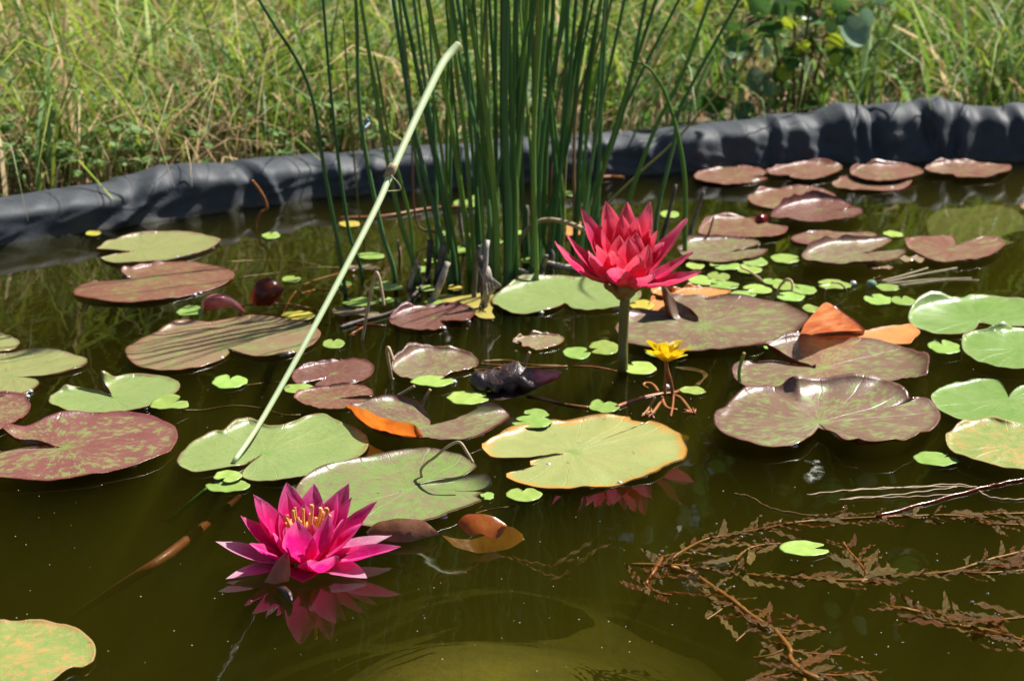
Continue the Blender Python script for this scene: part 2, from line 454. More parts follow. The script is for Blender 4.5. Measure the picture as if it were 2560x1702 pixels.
tag(ground, 'dry brown soil and thatch under the meadow grass', None, None, 'structure')

m, t, b = mat_base('silt')
tc = t.nodes.new('ShaderNodeTexCoord').outputs['Object']
s1 = noise_(t, tc, 2.6, 3); s2 = noise_(t, tc, 22, 5, 0.65)
c = mixc(t, ramp(t, s1, ((0.40, 0.0), (0.62, 1.0))), (0.23, 0.185, 0.018), (0.36, 0.30, 0.028))
c = mixc(t, math_(t, 'MULTIPLY', ramp(t, s2, ((0.4, 0.0), (0.7, 1.0))), 0.45), c, (0.04, 0.035, 0.012))
t.links.new(c, b.inputs['Base Color']); b.inputs['Roughness'].default_value = 0.9
bump_(t, b, s2, 0.5, 0.02)
M['silt'] = m
FLOOR_Z = -0.33
def floor_z(x, y):
    # added rise in the floor, imitates the glow of sunlit murky water
    k = min(max((2.65 - y) / 1.25, 0), 1); k = k * k * (3 - 2 * k)
    sx_ = math.exp(-((x + 0.01) / 0.34) ** 2)
    return FLOOR_Z + 0.275 * k * sx_ + 0.02 * mnoise.noise(Vector((x * 6, y * 6, 2)))
mb = MB(); GX, GY = 90, 90
V = [(-1.5 + 3.0*i/GX, 0.4 + 2.8*j/GY) for j in range(GY+1) for i in range(GX+1)]
mb.add([(x, y, floor_z(x, y)) for x, y in V], [(j*(GX+1)+i, j*(GX+1)+i+1, (j+1)*(GX+1)+i+1, (j+1)*(GX+1)+i) for j in range(GY) for i in range(GX)])
floor = mb.build('pond_floor', [M['silt']])
tag(floor, 'olive silt on the floor of the pond', None, None, 'structure')

m, t, b = mat_base('pond_water')
t.nodes.remove(b)
tc = t.nodes.new('ShaderNodeTexCoord').outputs['Object']
mp = t.nodes.new('ShaderNodeMapping'); mp.inputs['Scale'].default_value = (1.0, 0.55, 1.0); t.links.new(tc, mp.inputs[0])
w1 = noise_(t, mp.outputs[0], 9, 2, 0.5); w2 = noise_(t, mp.outputs[0], 34, 2, 0.5)
hh = math_(t, 'ADD', math_(t, 'MULTIPLY', w1, 1.0), math_(t, 'MULTIPLY', w2, 0.16))
bp = t.nodes.new('ShaderNodeBump'); bp.inputs['Strength'].default_value = 0.12; bp.inputs['Distance'].default_value = 0.01
t.links.new(hh, bp.inputs['Height'])
fr = t.nodes.new('ShaderNodeFresnel'); fr.inputs[0].default_value = 1.33; t.links.new(bp.outputs[0], fr.inputs['Normal'])
gl = t.nodes.new('ShaderNodeBsdfGlossy'); gl.inputs['Roughness'].default_value = 0.015; t.links.new(bp.outputs[0], gl.inputs['Normal'])
tr = t.nodes.new('ShaderNodeBsdfTransparent'); tr.inputs[0].default_value = (0.86, 0.88, 0.74, 1)
mx = t.nodes.new('ShaderNodeMixShader')
t.links.new(fr.outputs[0], mx.inputs[0]); t.links.new(tr.outputs[0], mx.inputs[1]); t.links.new(gl.outputs[0], mx.inputs[2])
t.links.new(mx.outputs[0], t.nodes['Material Output'].inputs[0])
VOL = t.nodes.new('ShaderNodeVolumePrincipled')
VOL.inputs['Color'].default_value = (0.122, 0.108, 0.013, 1)
VOL.inputs['Density'].default_value = 6.0
VOL.inputs['Anisotropy'].default_value = 0.3
t.links.new(VOL.outputs[0], t.nodes['Material Output'].inputs['Volume'])
M['water'] = m
mb = MB()
top = [(loop[i].x + NORM[i].x*0.03, loop[i].y + NORM[i].y*0.03, 0.0) for i in sub]
bot = [(x, y, -0.6) for x, y, _ in top]
n = len(top)
mb.add(top + [(cen.x, cen.y, 0.0)] + bot + [(cen.x, cen.y, -0.6)],
       [(i, (i+1) % n, n) for i in range(n)] + [(n+1+(i+1) % n, n+1+i, 2*n+1) for i in range(n)] + [(i, n+1+i, n+1+(i+1) % n, (i+1) % n) for i in range(n)])
water = mb.build('water', [M['water']], None, False)
tag(water, 'dark olive still pond water', None, None, 'structure')

# ------------------------------------------------------------------ liner rim
m, t, b = mat_base('liner_rubber')
tc = t.nodes.new('ShaderNodeTexCoord').outputs['Object']
l1 = noise_(t, tc, 22, 5, 0.65); l2 = noise_(t, tc, 160, 3)
c = mixc(t, ramp(t, l1, ((0.35, 0.0), (0.7, 1.0))), (0.030, 0.036, 0.046), (0.056, 0.063, 0.074))
ge = t.nodes.new('ShaderNodeNewGeometry'); gz = t.nodes.new('ShaderNodeSeparateXYZ'); t.links.new(ge.outputs['Position'], gz.inputs[0])
scum = ramp(t, math_(t, 'ADD', math_(t, 'MULTIPLY', gz.outputs[2], 20.0), math_(t, 'MULTIPLY', l1, 0.3)), ((0.20, 1.0), (0.34, 0.0)))
c = mixc(t, math_(t, 'MULTIPLY', scum, 0.5), c, (0.085, 0.075, 0.045))
dust = ramp(t, noise_(t, tc, 55, 5, 0.7), ((0.58, 0.0), (0.72, 0.5)))
c = mixc(t, dust, c, (0.12, 0.105, 0.085))
t.links.new(c, b.inputs['Base Color'])
rr = math_(t, 'MULTIPLY_ADD', l1, 0.25); rr.node.inputs[2].default_value = 0.50
t.links.new(rr, b.inputs['Roughness']); b.inputs['Specular IOR Level'].default_value = 0.35
bump_(t, b, math_(t, 'ADD', l2, math_(t, 'MULTIPLY', l1, 2.0)), 0.15, 0.002)
M['liner'] = m
# folds: pixel x at the top, pixel x at the waterline, width (m), height (m)
FOLDS = [(437, 277, .010, .016), (380, 236, .016, -.008), (339, 296, .008, .006), (476, 350, .014, -.007), (520, 470, .016, .007), (600, 575, .012, .006),
         (640, 622, .010, -.009), (662, 700, .008, .011), (745, 725, .014, .006), (800, 800, .014, -.006), (846, 860, .008, .009), (900, 940, .010, -.008),
         (960, 900, .012, .008), (1060, 1040, .014, .007), (1120, 1150, .010, -.008), (1180, 1160, .012, .009), (1260, 1290, .010, -.007), (1330, 1320, .012, .008),
         (1420, 1400, .012, .007), (1492, 1494, .006, -.010), (1520, 1512, .010, .008), (1600, 1640, .012, .008), (1650, 1690, .010, -.006), (1740, 1760, .014, .007),
         (1800, 1850, .010, -.006), (1870, 1905, .012, .006), (1940, 1934, .005, -.013), (1962, 1950, .008, .011), (2015, 2040, .010, .010), (2060, 2085, .014, -.012),
         (2122, 2144, .010, .013), (2152, 2160, .006, -.005), (2186, 2206, .006, -.015), (2166, 2178, .008, .008), (2240, 2230, .018, .008), (2306, 2352, .006, -.016),
         (2328, 2366, .007, .010), (2362, 2364, .010, .014), (2392, 2380, .008, -.010), (2428, 2404, .008, .014), (2460, 2450, .014, -.010), (2500, 2530, .012, .010), (2548, 2585, .010, .014)]
mb = MB()
PROF_N = 26
V = []
for i in range(NL):
    p, nrm = loop[i], NORM[i]
    px = px_of(p)[0]
    vis = p.y > 2.25
    if vis:
        ytop = np.interp(px, [a for a, _ in TOP_PX], [c_ for _, c_ in TOP_PX])
        q = p + nrm * 0.045
        H = max(0.045, atY(px, ytop, q.y).z)
    else:
        H = 0.075 + 0.012 * mnoise.noise(Vector((p.x*3, p.y*3, 1.7)))
    fo = 0.62 * H * math.tan(math.radians(np.interp(px, [0, 600, 1500, 1900, 2150, 2560], [9, 7, 10, 14, 21, 18]))) if vis else 0.012
    prof = []
    prof += [(-0.08, -0.36), (-0.05, -0.2), (-0.012, -0.06), (-0.004, -0.02)]
    for k in range(PROF_N):
        u = k / (PROF_N - 1)
        if u < 0.45:
            w = u / 0.45; prof.append((fo * w, 0.62 * H * w))
        else:
            a = math.pi * (u - 0.45) / 0.55 * 0.93
            prof.append((fo + 0.042 * (1 - math.cos(a)), 0.62 * H + 0.38 * H * math.sin(a)))
    prof += [(0.108, 0.03), (0.125, -0.02)]
    for k, (o, z) in enumerate(prof):
        hv = min(max(z / H, 0), 1)
        k0 = min(max(k - 4, 0), PROF_N - 1) / (PROF_N - 1)
        D = 0.0
        if vis:
            for xt, xb, w, a in FOLDS:
                xc = xb + (xt - xb) * min(k0 / 0.7, 1.15)
                d = (px - xc) / 1870.0
                if abs(d) < w * 3:
                    s = w * (0.5 if d > 0 else 1.15)
                    fade = 1.0 if k0 < 0.55 else max(0.06, 1 - (k0 - 0.5) * 3.2)
                    D += a * 0.85 * max(0.0, 1 - abs(d) / (1.75 * s)) ** 1.15 * fade * (0.55 + 0.45 * min(1, k0 * 3))
        s_ = i * 0.0045
        q1 = mnoise.noise(Vector((p.x * 14 + k0 * 2.2, p.y * 14, k0 * 2.1)))
        q2 = mnoise.noise(Vector((p.x * 38 - k0 * 4, p.y * 38, k0 * 5.0 + 9)))
        D += 0.0022 * q1 * (1.0 if k0 < 0.55 else 0.6) + 0.0008 * q2 
        rd = 1 - abs(mnoise.noise(Vector((p.x * 17 + k0 * 3.5 * (1 if mnoise.noise(Vector((p.x * 2, 4, 4))) > 0 else -1), p.y * 17, k0 * 1.6 + 21))))
        D += 0.0014 * max(0, rd - 0.72) / 0.28 * (0.5 + 0.9 * (k0 < 0.6))
        if k < 3: D *= 0.2
        # profile normal
        a0 = prof[max(k-1, 0)]; a1 = prof[min(k+1, len(prof)-1)]
        tx, tz = a1[0]-a0[0], a1[1]-a0[1]; L = math.hypot(tx, tz) + 1e-9
        no, nz = -tz / L, tx / L
        oo, zz = o + no * D, z + nz * D
        V.append((p.x + nrm.x*oo, p.y + nrm.y*oo, zz))
K = len(prof)
Fc = [(i*K+k, i*K+k+1, ((i+1) % NL)*K+k+1, ((i+1) % NL)*K+k) for i in range(NL) for k in range(K-1)]
mb.add(V, Fc)
liner = mb.build('pond_liner', [M['liner']])
tag(liner, 'wrinkled black rubber liner folded over the rim of the pond', 'pond liner')

# ------------------------------------------------------------------ grass
m, t, b = mat_base('grass_blade')
at_ = t.nodes.new('ShaderNodeAttribute'); at_.attribute_name = 'tint'
nz_ = noise_(t, t.nodes.new('ShaderNodeTexCoord').outputs['Object'], 40, 2)
hs = t.nodes.new('ShaderNodeHueSaturation'); t.links.new(at_.outputs['Color'], hs.inputs['Color'])
vv = math_(t, 'MULTIPLY_ADD', nz_, 0.7); vv.node.inputs[2].default_value = 0.62
t.links.new(vv, hs.inputs['Value'])
t.links.new(hs.outputs[0], b.inputs['Base Color']); b.inputs['Roughness'].default_value = 0.5; b.inputs['Specular IOR Level'].default_value = 0.25
leafy(t, b, hs.outputs[0], 0.45)
M['grass'] = m

def blade_field(name, base, h, w, lean, az, tint, curl, seg=4):
    """many blades as one mesh: every argument an array with one row per blade"""
    n = len(base); lv = seg + 1
    tt = np.linspace(0, 1, lv)[None, :]
    dirx, diry = np.cos(az)[:, None], np.sin(az)[:, None]
    bend = lean[:, None] * tt + curl[:, None] * tt ** 2.4
    hor = h[:, None] * np.sin(np.clip(bend, -2.2, 2.2)) * tt
    ver = h[:, None] * tt * np.cos(np.clip(bend, -1.9, 1.9) * 0.75)
    X = base[:, 0:1] + hor * dirx; Y = base[:, 1:2] + hor * diry; Z = base[:, 2:3] + ver
    ww = w[:, None] * (1 - tt ** 1.7) * 0.5 + w[:, None] * 0.03
    wa = RNG.uniform(0, 2*np.pi, n)[:, None] * 0.25 + np.arctan2(diry, dirx) + np.pi/2
    VX = np.stack([X - ww*np.cos(wa), X + ww*np.cos(wa)], 2)
    VY = np.stack([Y - ww*np.sin(wa), Y + ww*np.sin(wa)], 2)
    VZ = np.stack([Z, Z + ww*0.15], 2)
    verts = np.stack([VX, VY, VZ], 3).reshape(-1, 3)
    b0 = (np.arange(n) * lv * 2)[:, None] + (np.arange(seg) * 2)[None, :]
    quads = np.stack([b0, b0+1, b0+3, b0+2], 2).reshape(-1, 4)
    me = bpy.data.meshes.new(name)
    me.vertices.add(len(verts)); me.vertices.foreach_set('co', verts.ravel())
    me.loops.add(quads.size); me.loops.foreach_set('vertex_index', quads.ravel().astype(np.int32))
    me.polygons.add(len(quads)); me.polygons.foreach_set('loop_start', np.arange(0, quads.size, 4, dtype=np.int32))
    me.polygons.foreach_set('use_smooth', np.ones(len(quads), dtype=bool))
    me.update(calc_edges=True)
    ca = me.color_attributes.new('tint', 'FLOAT_COLOR', 'POINT')
    # paler and yellower towards the tip
    tc_ = np.repeat(tint[:, None, :], lv, 1)
    tipc = np.array([0.10, 0.07, 0.0]) * (tt[..., None] ** 2)
    tc_ = np.clip(tc_ + tipc * 0.6, 0, 1)
    rgba = np.concatenate([np.repeat(tc_[:, :, None, :], 2, 2).reshape(-1, 3), np.ones((n*lv*2, 1))], 1)
    ca.data.foreach_set('color', rgba.astype(np.float32).ravel())
    me.materials.append(M['grass'])
    return new_obj(name, me)

def outside_pond(P):
    """drop points that fall on the liner or in the pond"""
    lx = np.array([[q.x, q.y] for q in loop[::6]])
    keep = np.ones(len(P), bool)
    for i in range(0, len(P), 4000):
        d = P[i:i+4000, None, :2] - lx[None]
        j = np.argmin((d ** 2).sum(2), 1)
        nn = np.array([[NORM[6*k].x, NORM[6*k].y] for k in j])
        o = (d[np.arange(len(j)), j] * nn).sum(1)
        keep[i:i+4000] = o > 0.12
    return keep
PAL = {'green': (0.15, 0.27, 0.04), 'lime': (0.29, 0.38, 0.05), 'blue': (0.17, 0.28, 0.11), 'straw': (0.60, 0.45, 0.26), 'brown': (0.34, 0.20, 0.11), 'deep': (0.07, 0.16, 0.03)}
def tints(P, wl, wr):
    names = list(PAL); n = len(P)
    k = np.clip((P[:, 0] + 0.75) / 1.5, 0, 1)
    cl = np.cumsum([wl.get(x, 0) for x in names]) / sum(wl.values()); crr = np.cumsum([wr.get(x, 0) for x in names]) / sum(wr.values())
    cum = cl[None] * (1-k)[:, None] + crr[None] * k[:, None]
    idx = (RNG.random(n)[:, None] > cum).sum(1).clip(0, len(names)-1)
    return np.array([PAL[x] for x in names])[idx] * RNG.uniform(0.75, 1.45, (n, 1))
def scatter(n, x0, x1, y0, y1, clump=0.0, cs=0.05):
    if clump:
        nc = max(1, int(n / clump)); c_ = np.stack([RNG.uniform(x0, x1, nc), RNG.uniform(y0, y1, nc)], 1)
        P = c_[RNG.integers(0, nc, n)] + RNG.normal(0, cs, (n, 2))
    else:
        P = np.stack([RNG.uniform(x0, x1, n), RNG.uniform(y0, y1, n)], 1)
    P = P[outside_pond(P)]
    return np.concatenate([P, np.full((len(P), 1), GZ - 0.01)], 1)
def grow(name, label, P, h0, h1, w0, w1, lean, curl, wl, wr, seg=4):
    n = len(P)
    o = blade_field(name, P, RNG.uniform(h0, h1, n), RNG.uniform(w0, w1, n), np.abs(RNG.normal(0, lean, n)), RNG.uniform(0, 2*np.pi, n), tints(P, wl, wr), np.abs(RNG.normal(curl, 0.4, n)), seg)
    return tag(o, label, None, None, 'stuff')
def thin(P, frac=0.85):
    hide = (P[:, 0] > 0.22) & (P[:, 0] < 0.68) & (P[:, 1] < 3.42) & (RNG.random(len(P)) < frac)
    return P[~hide]
P = thin(scatter(9500, -1.35, 1.5, 2.45, 4.9, 30, 0.045))
grow('meadow_grass', 'tufts of long green meadow grass growing behind the liner', P, 0.10, 0.36, 0.003, 0.0070, 0.55, 0.8,
     {'green': 3, 'lime': 4, 'blue': 2, 'straw': 2, 'deep': 1}, {'green': 5, 'lime': 2, 'blue': 5, 'straw': 1.2, 'deep': 2})
grow('broad_grass', 'broad arching grass blades standing out of the meadow turf', scatter(750, -1.2, 1.3, 2.55, 4.3, 5, 0.04), 0.14, 0.34, 0.006, 0.011, 0.6, 1.1,
     {'green': 2, 'lime': 4, 'blue': 4, 'straw': 2}, {'green': 4, 'lime': 2, 'blue': 6, 'straw': 1}, 6)
P = thin(scatter(21000, -1.35, 1.5, 2.45, 4.9, 0), 0.5)
grow('dry_grass', 'thatch of dry straw-coloured grass between the green tufts', P, 0.05, 0.20, 0.0016, 0.0045, 1.1, 0.5,
     {'straw': 8, 'brown': 5, 'green': 1.5, 'lime': 1.2}, {'straw': 3, 'brown': 3.5, 'green': 4, 'blue': 2, 'deep': 1.5})
P = np.concatenate([scatter(9000, -3.5, 3.8, 3.6, 7.2, 20, 0.08), scatter(3000, -3.0, -1.2, 0.3, 4.0, 20, 0.08), scatter(3000, 1.4, 3.2, 0.3, 4.0, 20, 0.08)])
grow('tall_meadow_grass', 'tall meadow grass farther from the pond towards the trees', P, 0.25, 0.65, 0.004, 0.008, 0.3, 0.5,
     {'green': 3, 'lime': 3, 'blue': 2, 'straw': 3}, {'green': 4, 'lime': 2, 'blue': 3, 'straw': 2, 'deep': 1}, 3)

# clover-like ground cover: little three-part leaves
def clover(n):
    P = np.concatenate([scatter(n, -1.1, 1.2, 2.5, 4.2, 18, 0.06), scatter(500, -0.85, -0.1, 2.75, 3.15, 30, 0.05)])
    mb = MB()
    for x, y, z in P:
        h = random.uniform(0.02, 0.08); r = random.uniform(0.005, 0.010); a0 = random.uniform(0, 6.28)
        for k in range(3):
            a = a0 + k*2.094; cx, cy = x + math.cos(a)*r*0.95, y + math.sin(a)*r*0.95
            tl = random.uniform(-0.5, 0.5)
            pts = []
            for j in range(6):
                q = a + math.pi + j*2*math.pi/6
                pts.append((cx + math.cos(q)*r*0.85, cy + math.sin(q)*r*0.85, z + h + tl*r*math.cos(q - a0) + 0.3*r*math.cos(q-a)))
            mb.add(pts, [tuple(range(6))])
    return tag(mb.build('clover', [M['clover']], None, False), 'low clover leaves spreading over the bank behind the liner', None, None, 'stuff')
M['clover'] = simple_mat('clover', (0.17, 0.30, 0.08), (0.24, 0.36, 0.12), 6, 0.6, 0.35, 0, spec=0.2)
clover(1500)

# ------------------------------------------------------------------ trees beyond the meadow (seen mirrored in the water)
M['bark'] = simple_mat('bark', (0.10, 0.075, 0.05), (0.05, 0.035, 0.025), 20, 0.85, 0, 0.6)
M['tree_leaf'] = simple_mat('tree_leaf', (0.045, 0.085, 0.02), (0.075, 0.10, 0.03), 1.5, 0.45, 0.25, 0)
def tree(x, y, h, r, label, seed):
    rs = np.random.default_rng(seed)
    root = empty('tree', (x, y, GZ - 0.02), label, 'tree', 'trees beyond the meadow')
    mb = MB()
    tube(mb, sp3([(x, y, -0.05), (x+0.05, y, h*0.3), (x-0.06, y+0.05, h*0.6), (x, y, h*0.9)], 12), [0.11*(1-0.07*i) for i in range(13)], 8)
    for k in range(9):
        a = rs.uniform(0, 6.28); z = rs.uniform(0.12, 0.7)*h
        e = (x+math.cos(a)*r*0.75, y+math.sin(a)*r*0.75, z + r*0.5)
        tube(mb, sp3([(x, y, z), ((x+e[0])/2, (y+e[1])/2, z+r*0.12), e], 6), [0.045, .04, .034, .028, .022, .016, .01], 5)
    mb.build('trunk', [M['bark']], root)
    ncl = 46; c_ = []
    while len(c_) < ncl:
        q = rs.uniform(-1, 1, 3)
        if (q**2).sum() < 1: c_.append((x+q[0]*r, y+q[1]*r, h*0.52+q[2]*h*0.48))
    n = 9500
    ci = np.array(c_)[rs.integers(0, ncl, n)] + rs.normal(0, 0.22, (n, 3))
    ci = ci[ci[:, 2] > 0.1]
    n = len(ci); u = rs.normal(size=(n, 3)); u /= np.linalg.norm(u, axis=1)[:, None]
    w_ = np.cross(u, rs.normal(size=(n, 3))); w_ /= np.linalg.norm(w_, axis=1)[:, None]
    L = rs.uniform(0.06, 0.13, (n, 1))
    V = np.stack([ci - u*L, ci + w_*L*0.55, ci + u*L, ci - w_*L*0.55], 1).reshape(-1, 3)
    mb = MB(); mb.v = [tuple(q) for q in V]; mb.uv = [(0, 0)]*len(V)
    mb.f = [(4*i, 4*i+1, 4*i+2, 4*i+3) for i in range(n)]; mb.m = [0]*n
    mb.build('crown', [M['tree_leaf']], root, False)
for i, (x, y, h, r) in enumerate([(-3.4, 7.6, 4.6, 1.15), (-1.9, 8.1, 5.2, 1.2), (-0.5, 7.5, 4.4, 1.1), (0.9, 8.0, 5.4, 1.25), (2.3, 7.6, 4.8, 1.15), (3.8, 8.2, 5.2, 1.25)]):
    tree(x, y, h, r, 'dark leafy tree mirrored in the water, standing in a row beyond the meadow', 40+i)

# ------------------------------------------------------------------ lily pads
UNIT_BEAD = None
def bead_mesh():
    global UNIT_BEAD
    if UNIT_BEAD is None:
        mb = MB(); V = []; Fc = []
        R, S = 5, 10
        for i in range(R+1):
            a = math.pi/2 * i / R
            for k in range(S):
                q = 2*math.pi*k/S
                V.append((math.cos(a)*math.cos(q), math.cos(a)*math.sin(q), math.sin(a)*0.8 - 0.15))
        Fc = [(i*S+k, i*S+(k+1) % S, (i+1)*S+(k+1) % S, (i+1)*S+k) for i in range(R) for k in range(S)]
        mb.add(V, Fc)
        UNIT_BEAD = mb.mesh('glint_bead', [M['bead']])
    return UNIT_BEAD
def bead(parent, px, py, r=0.0017, z=0.0):  # glossy beads added along the pads to imitate sun glints
    p = at(px, py, z) - parent_origin(parent)
    o = new_obj('glint_bead', bead_mesh(), parent)
    o.location = p; o.scale = (r, r, r)
    return o

def lily_pad(name, tile, pts, center, top, label, under='pad_under', dz=0.0, group=None, rim=1.0, z0=0.0025, beads=(), nb=110, wave=1.0, cat='lily pad', lift=()):
    """outline traced on the water plane; lift = [(x, y, radius_px, height)] raises the blade locally"""
    out = spline([(p[0], p[1], (p[2] if len(p) > 2 else 0), float(p[3]) if len(p) > 3 else 0.0) for p in pts], nb, True)
    B = []
    for q in out:
        nx, ny = nat(tile, q[0], q[1])
        B.append((at(nx, ny, z0 + dz + q[2]), q[2]))
    C = at(*nat(tile, *center), z0 + dz)
    lifts = [(at(*nat(tile, x, y), 0.0), r / TS / 2700.0, h) for x, y, r, h in lift]
    seed = random.uniform(0, 50)
    RR = [0.0, 0.06, 0.14, 0.25, 0.38, 0.52, 0.66, 0.78, 0.87, 0.92, 0.955, 0.98, 1.0]
    n = len(B); V, U = [], []
    for r in RR:
        for i in range(n):
            bp, bz = B[i]
            p = C + (bp - C) * r
            d = Vector((bp.x - C.x, bp.y - C.y, 0)); L = d.length + 1e-6; d = d / L
            k = max(0.0, (r - 0.72) / 0.28)
            z = z0 + dz + bz * k * k
            up = max(0.0, d.x * -0.65 + d.y * 0.76)
            nn = mnoise.noise(Vector((d.x * 2.2 + seed, d.y * 2.2, seed)))
            e = max(0.0, (r - 0.9) / 0.1)
            z += rim * e * e * (0.0008 + 0.0048 * up * max(0.0, 0.55 + nn * 1.3) + 0.0010 * mnoise.noise(Vector((d.x*7+seed, d.y*7, 3))))
            z += wave * 0.0026 * r * mnoise.noise(Vector((p.x * 24 + seed, p.y * 24, 0.4))) + wave * 0.0008 * r * mnoise.noise(Vector((p.x * 70 + seed, p.y * 70, 0.4)))
            z += wave * 0.0003 * r * math.cos(16 * math.atan2(d.y, d.x) + seed) * (1 - r * 0.5)
            for lp, lr, lh in lifts:
                dd = math.hypot(p.x - lp.x, (p.y - lp.y) * 0.6)
                z += lh * math.exp(-(dd / lr) ** 2)
            z = max(z, 0.0012 + dz)
            V.append((p.x, p.y, z)); a = math.atan2(d.y, d.x)
            U.append((r * math.cos(a), r * math.sin(a)))
    R = len(RR)
    Ft = [(a*n+i, a*n+(i+1) % n, (a+1)*n+(i+1) % n, (a+1)*n+i) for a in range(R-1) for i in range(n)]
    area = sum(B[i][0].x*B[(i+1) % n][0].y - B[(i+1) % n][0].x*B[i][0].y for i in range(n))
    if area > 0: Ft = [f[::-1] for f in Ft]
    mb = MB()
    mb.add(V, Ft, 0, U)
    th = 0.0011
    Vb = [(x, y, z - th) for x, y, z in V]
    b0 = mb.add(Vb, [f[::-1] for f in Ft], 1, U)
    last = (R-1)*n
    side = [(last+i, last+(i+1) % n, b0+last+(i+1) % n, b0+last+i) for i in range(n)]
    mb.f += side; mb.m += [1]*n
    o = mb.build(name, [M[top], M[under]])
    tag(o, label, cat, group)
    for bx, by in beads:
        bead(o, *nat(tile, bx, by), r=random.uniform(0.0024, 0.0037), z=0.0012)
    return o

c1 = 1
pad = lily_pad
pad('lily_pad', 'D', [(915,190,1),(780,187),(660,182,1),(740,130),(870,88),(1060,65),(1250,62),(1400,75),(1490,100),(1515,118,1),(1450,165),(1340,205),(1200,238),(1050,258),(900,270),(800,270),(720,248),(690,228,1),(800,205)],
    (960,180), 'pad_olive', 'plain olive green lily pad with its notch open, floating just off the black liner', beads=[(1215,230),(1275,215),(1300,210),(1340,198),(1450,160)], rim=0.8)
pad('lily_pad', 'D', [(920,372,1),(860,352),(830,328),(845,308),(900,306),(980,288),(1090,272),(1220,265),(1350,268),(1480,285),(1580,315),(1608,340),(1580,385),(1480,430),(1350,470),(1200,505),(1050,530),(900,540),(750,535),(600,515),(510,485),(498,460),(540,425),(620,395),(760,385)],
    (1080,355), 'pad_russet', 'pinkish russet lily pad with a pale oval blotch, beside the pink and maroon wilted leaves', beads=[(1335,485),(1372,472),(880,365)], rim=0.7)
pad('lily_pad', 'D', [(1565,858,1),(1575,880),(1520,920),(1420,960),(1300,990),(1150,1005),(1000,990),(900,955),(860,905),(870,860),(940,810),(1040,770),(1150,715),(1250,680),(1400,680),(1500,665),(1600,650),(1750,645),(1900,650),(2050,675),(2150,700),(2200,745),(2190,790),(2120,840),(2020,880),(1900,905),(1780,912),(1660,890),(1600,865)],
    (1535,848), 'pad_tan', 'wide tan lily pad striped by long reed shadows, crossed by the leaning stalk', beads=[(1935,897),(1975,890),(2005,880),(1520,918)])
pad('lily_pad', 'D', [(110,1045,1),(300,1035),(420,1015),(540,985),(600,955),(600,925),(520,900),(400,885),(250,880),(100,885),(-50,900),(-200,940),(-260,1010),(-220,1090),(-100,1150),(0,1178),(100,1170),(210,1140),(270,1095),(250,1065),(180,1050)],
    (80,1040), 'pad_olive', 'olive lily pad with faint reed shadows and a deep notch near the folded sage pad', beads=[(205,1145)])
pad('lily_pad', 'D', [(-250,800),(-100,770),(0,768),(90,785),(135,812),(110,845),(60,870),(-50,885),(-200,870)], (-80,825), 'pad_olive', 'olive lily pad cut by the picture edge, behind the deeply notched olive pad')
pad('lily_pad', 'D', [(765,1180,1),(720,1130),(690,1075,0,0.004),(700,1050,0,0.008),(740,1055,0,0.006),(780,1065),(850,1045),(950,1035),(1080,1040),(1180,1065),(1235,1105),(1210,1155),(1120,1210),(1000,1260),(860,1285),(700,1298),(520,1293),(400,1265),(335,1225),(345,1185),(410,1150),(450,1120,0,0.003),(520,1130),(620,1145),(700,1160)],
    (780,1190), 'pad_green', 'sage green lily pad with one lobe folded up at its notch', beads=[(1000,1262)])
pad('lily_pad', 'D', [(-60,1175),(60,1168),(170,1172),(190,1210),(210,1240),(190,1290),(110,1350),(0,1412),(-150,1440),(-300,1400),(-330,1300),(-200,1210)], (-80,1290), 'pad_red', 'small brick red lily pad between the olive notched pad and the large dark red pad', dz=0.0, beads=[(185,1180)])
pad('lily_pad', 'D', [(405,1533,1),(250,1507),(100,1495),(20,1472,1),(100,1420),(250,1365),(450,1320),(650,1300),(850,1300),(1000,1320),(1120,1350),(1200,1395),(1220,1450),(1190,1520),(1140,1565),(1050,1608),(920,1653),(700,1703),(450,1743),(250,1758),(100,1753),(-100,1745),(-220,1700),(-230,1640),(-100,1590),(60,1562),(200,1545)],
    (440,1530), 'pad_red', 'large dark red lily pad with scattered lime flecks and a narrow notch', dz=0.003, beads=[(920,1655),(60,1568)], lift=[(0,1500,120,0.008)])
P8 = [(656,1137,1),(634,1148),(602,1163),(547,1172),(485,1181),(456,1170),(442,1155),(452,1137),(485,1107),(536,1085),(558,1085),(583,1070),(620,1058),(642,1061),(667,1069),(711,1069),(740,1059),(773,1041),(813,1038),(846,1054),(885,1070),(917,1090),(922,1108),(912,1130),(880,1152),(825,1175),(775,1188),(715,1199),(675,1203),(627,1199),(605,1190),(609,1177),(623,1161)]
pad('lily_pad', 'N', P8, (662,1134), 'pad_green', 'pale green lily pad with a brown nibbled edge under the stalk foot', under='pad_under_green', nb=150)
P9 = [(1040,1213,1),(1076,1200),(1142,1190),(1167,1182),(1191,1166),(1178,1154),(1142,1139),(1087,1130),(1025,1132),(967,1141),(905,1152),(850,1165),(810,1177),(765,1195),(742,1222),(752,1258),(800,1292),(905,1312),(959,1315),(1014,1310),(1069,1300),(1123,1281),(1171,1263),(1204,1248),(1190,1240),(1215,1228),(1228,1213,0,0.006),(1227,1196,0,0.010),(1207,1184,0,0.008),(1160,1190,0,0.004),(1100,1202,0,0.002)]
pad('lily_pad', 'N', P9, (1025,1222), 'pad_mixed', 'mottled grey-green lily pad with brown smudges, behind the magenta flower', dz=0.004, nb=150, under='pad_under_green', beads=[(1109,1291),(1150,1235)])
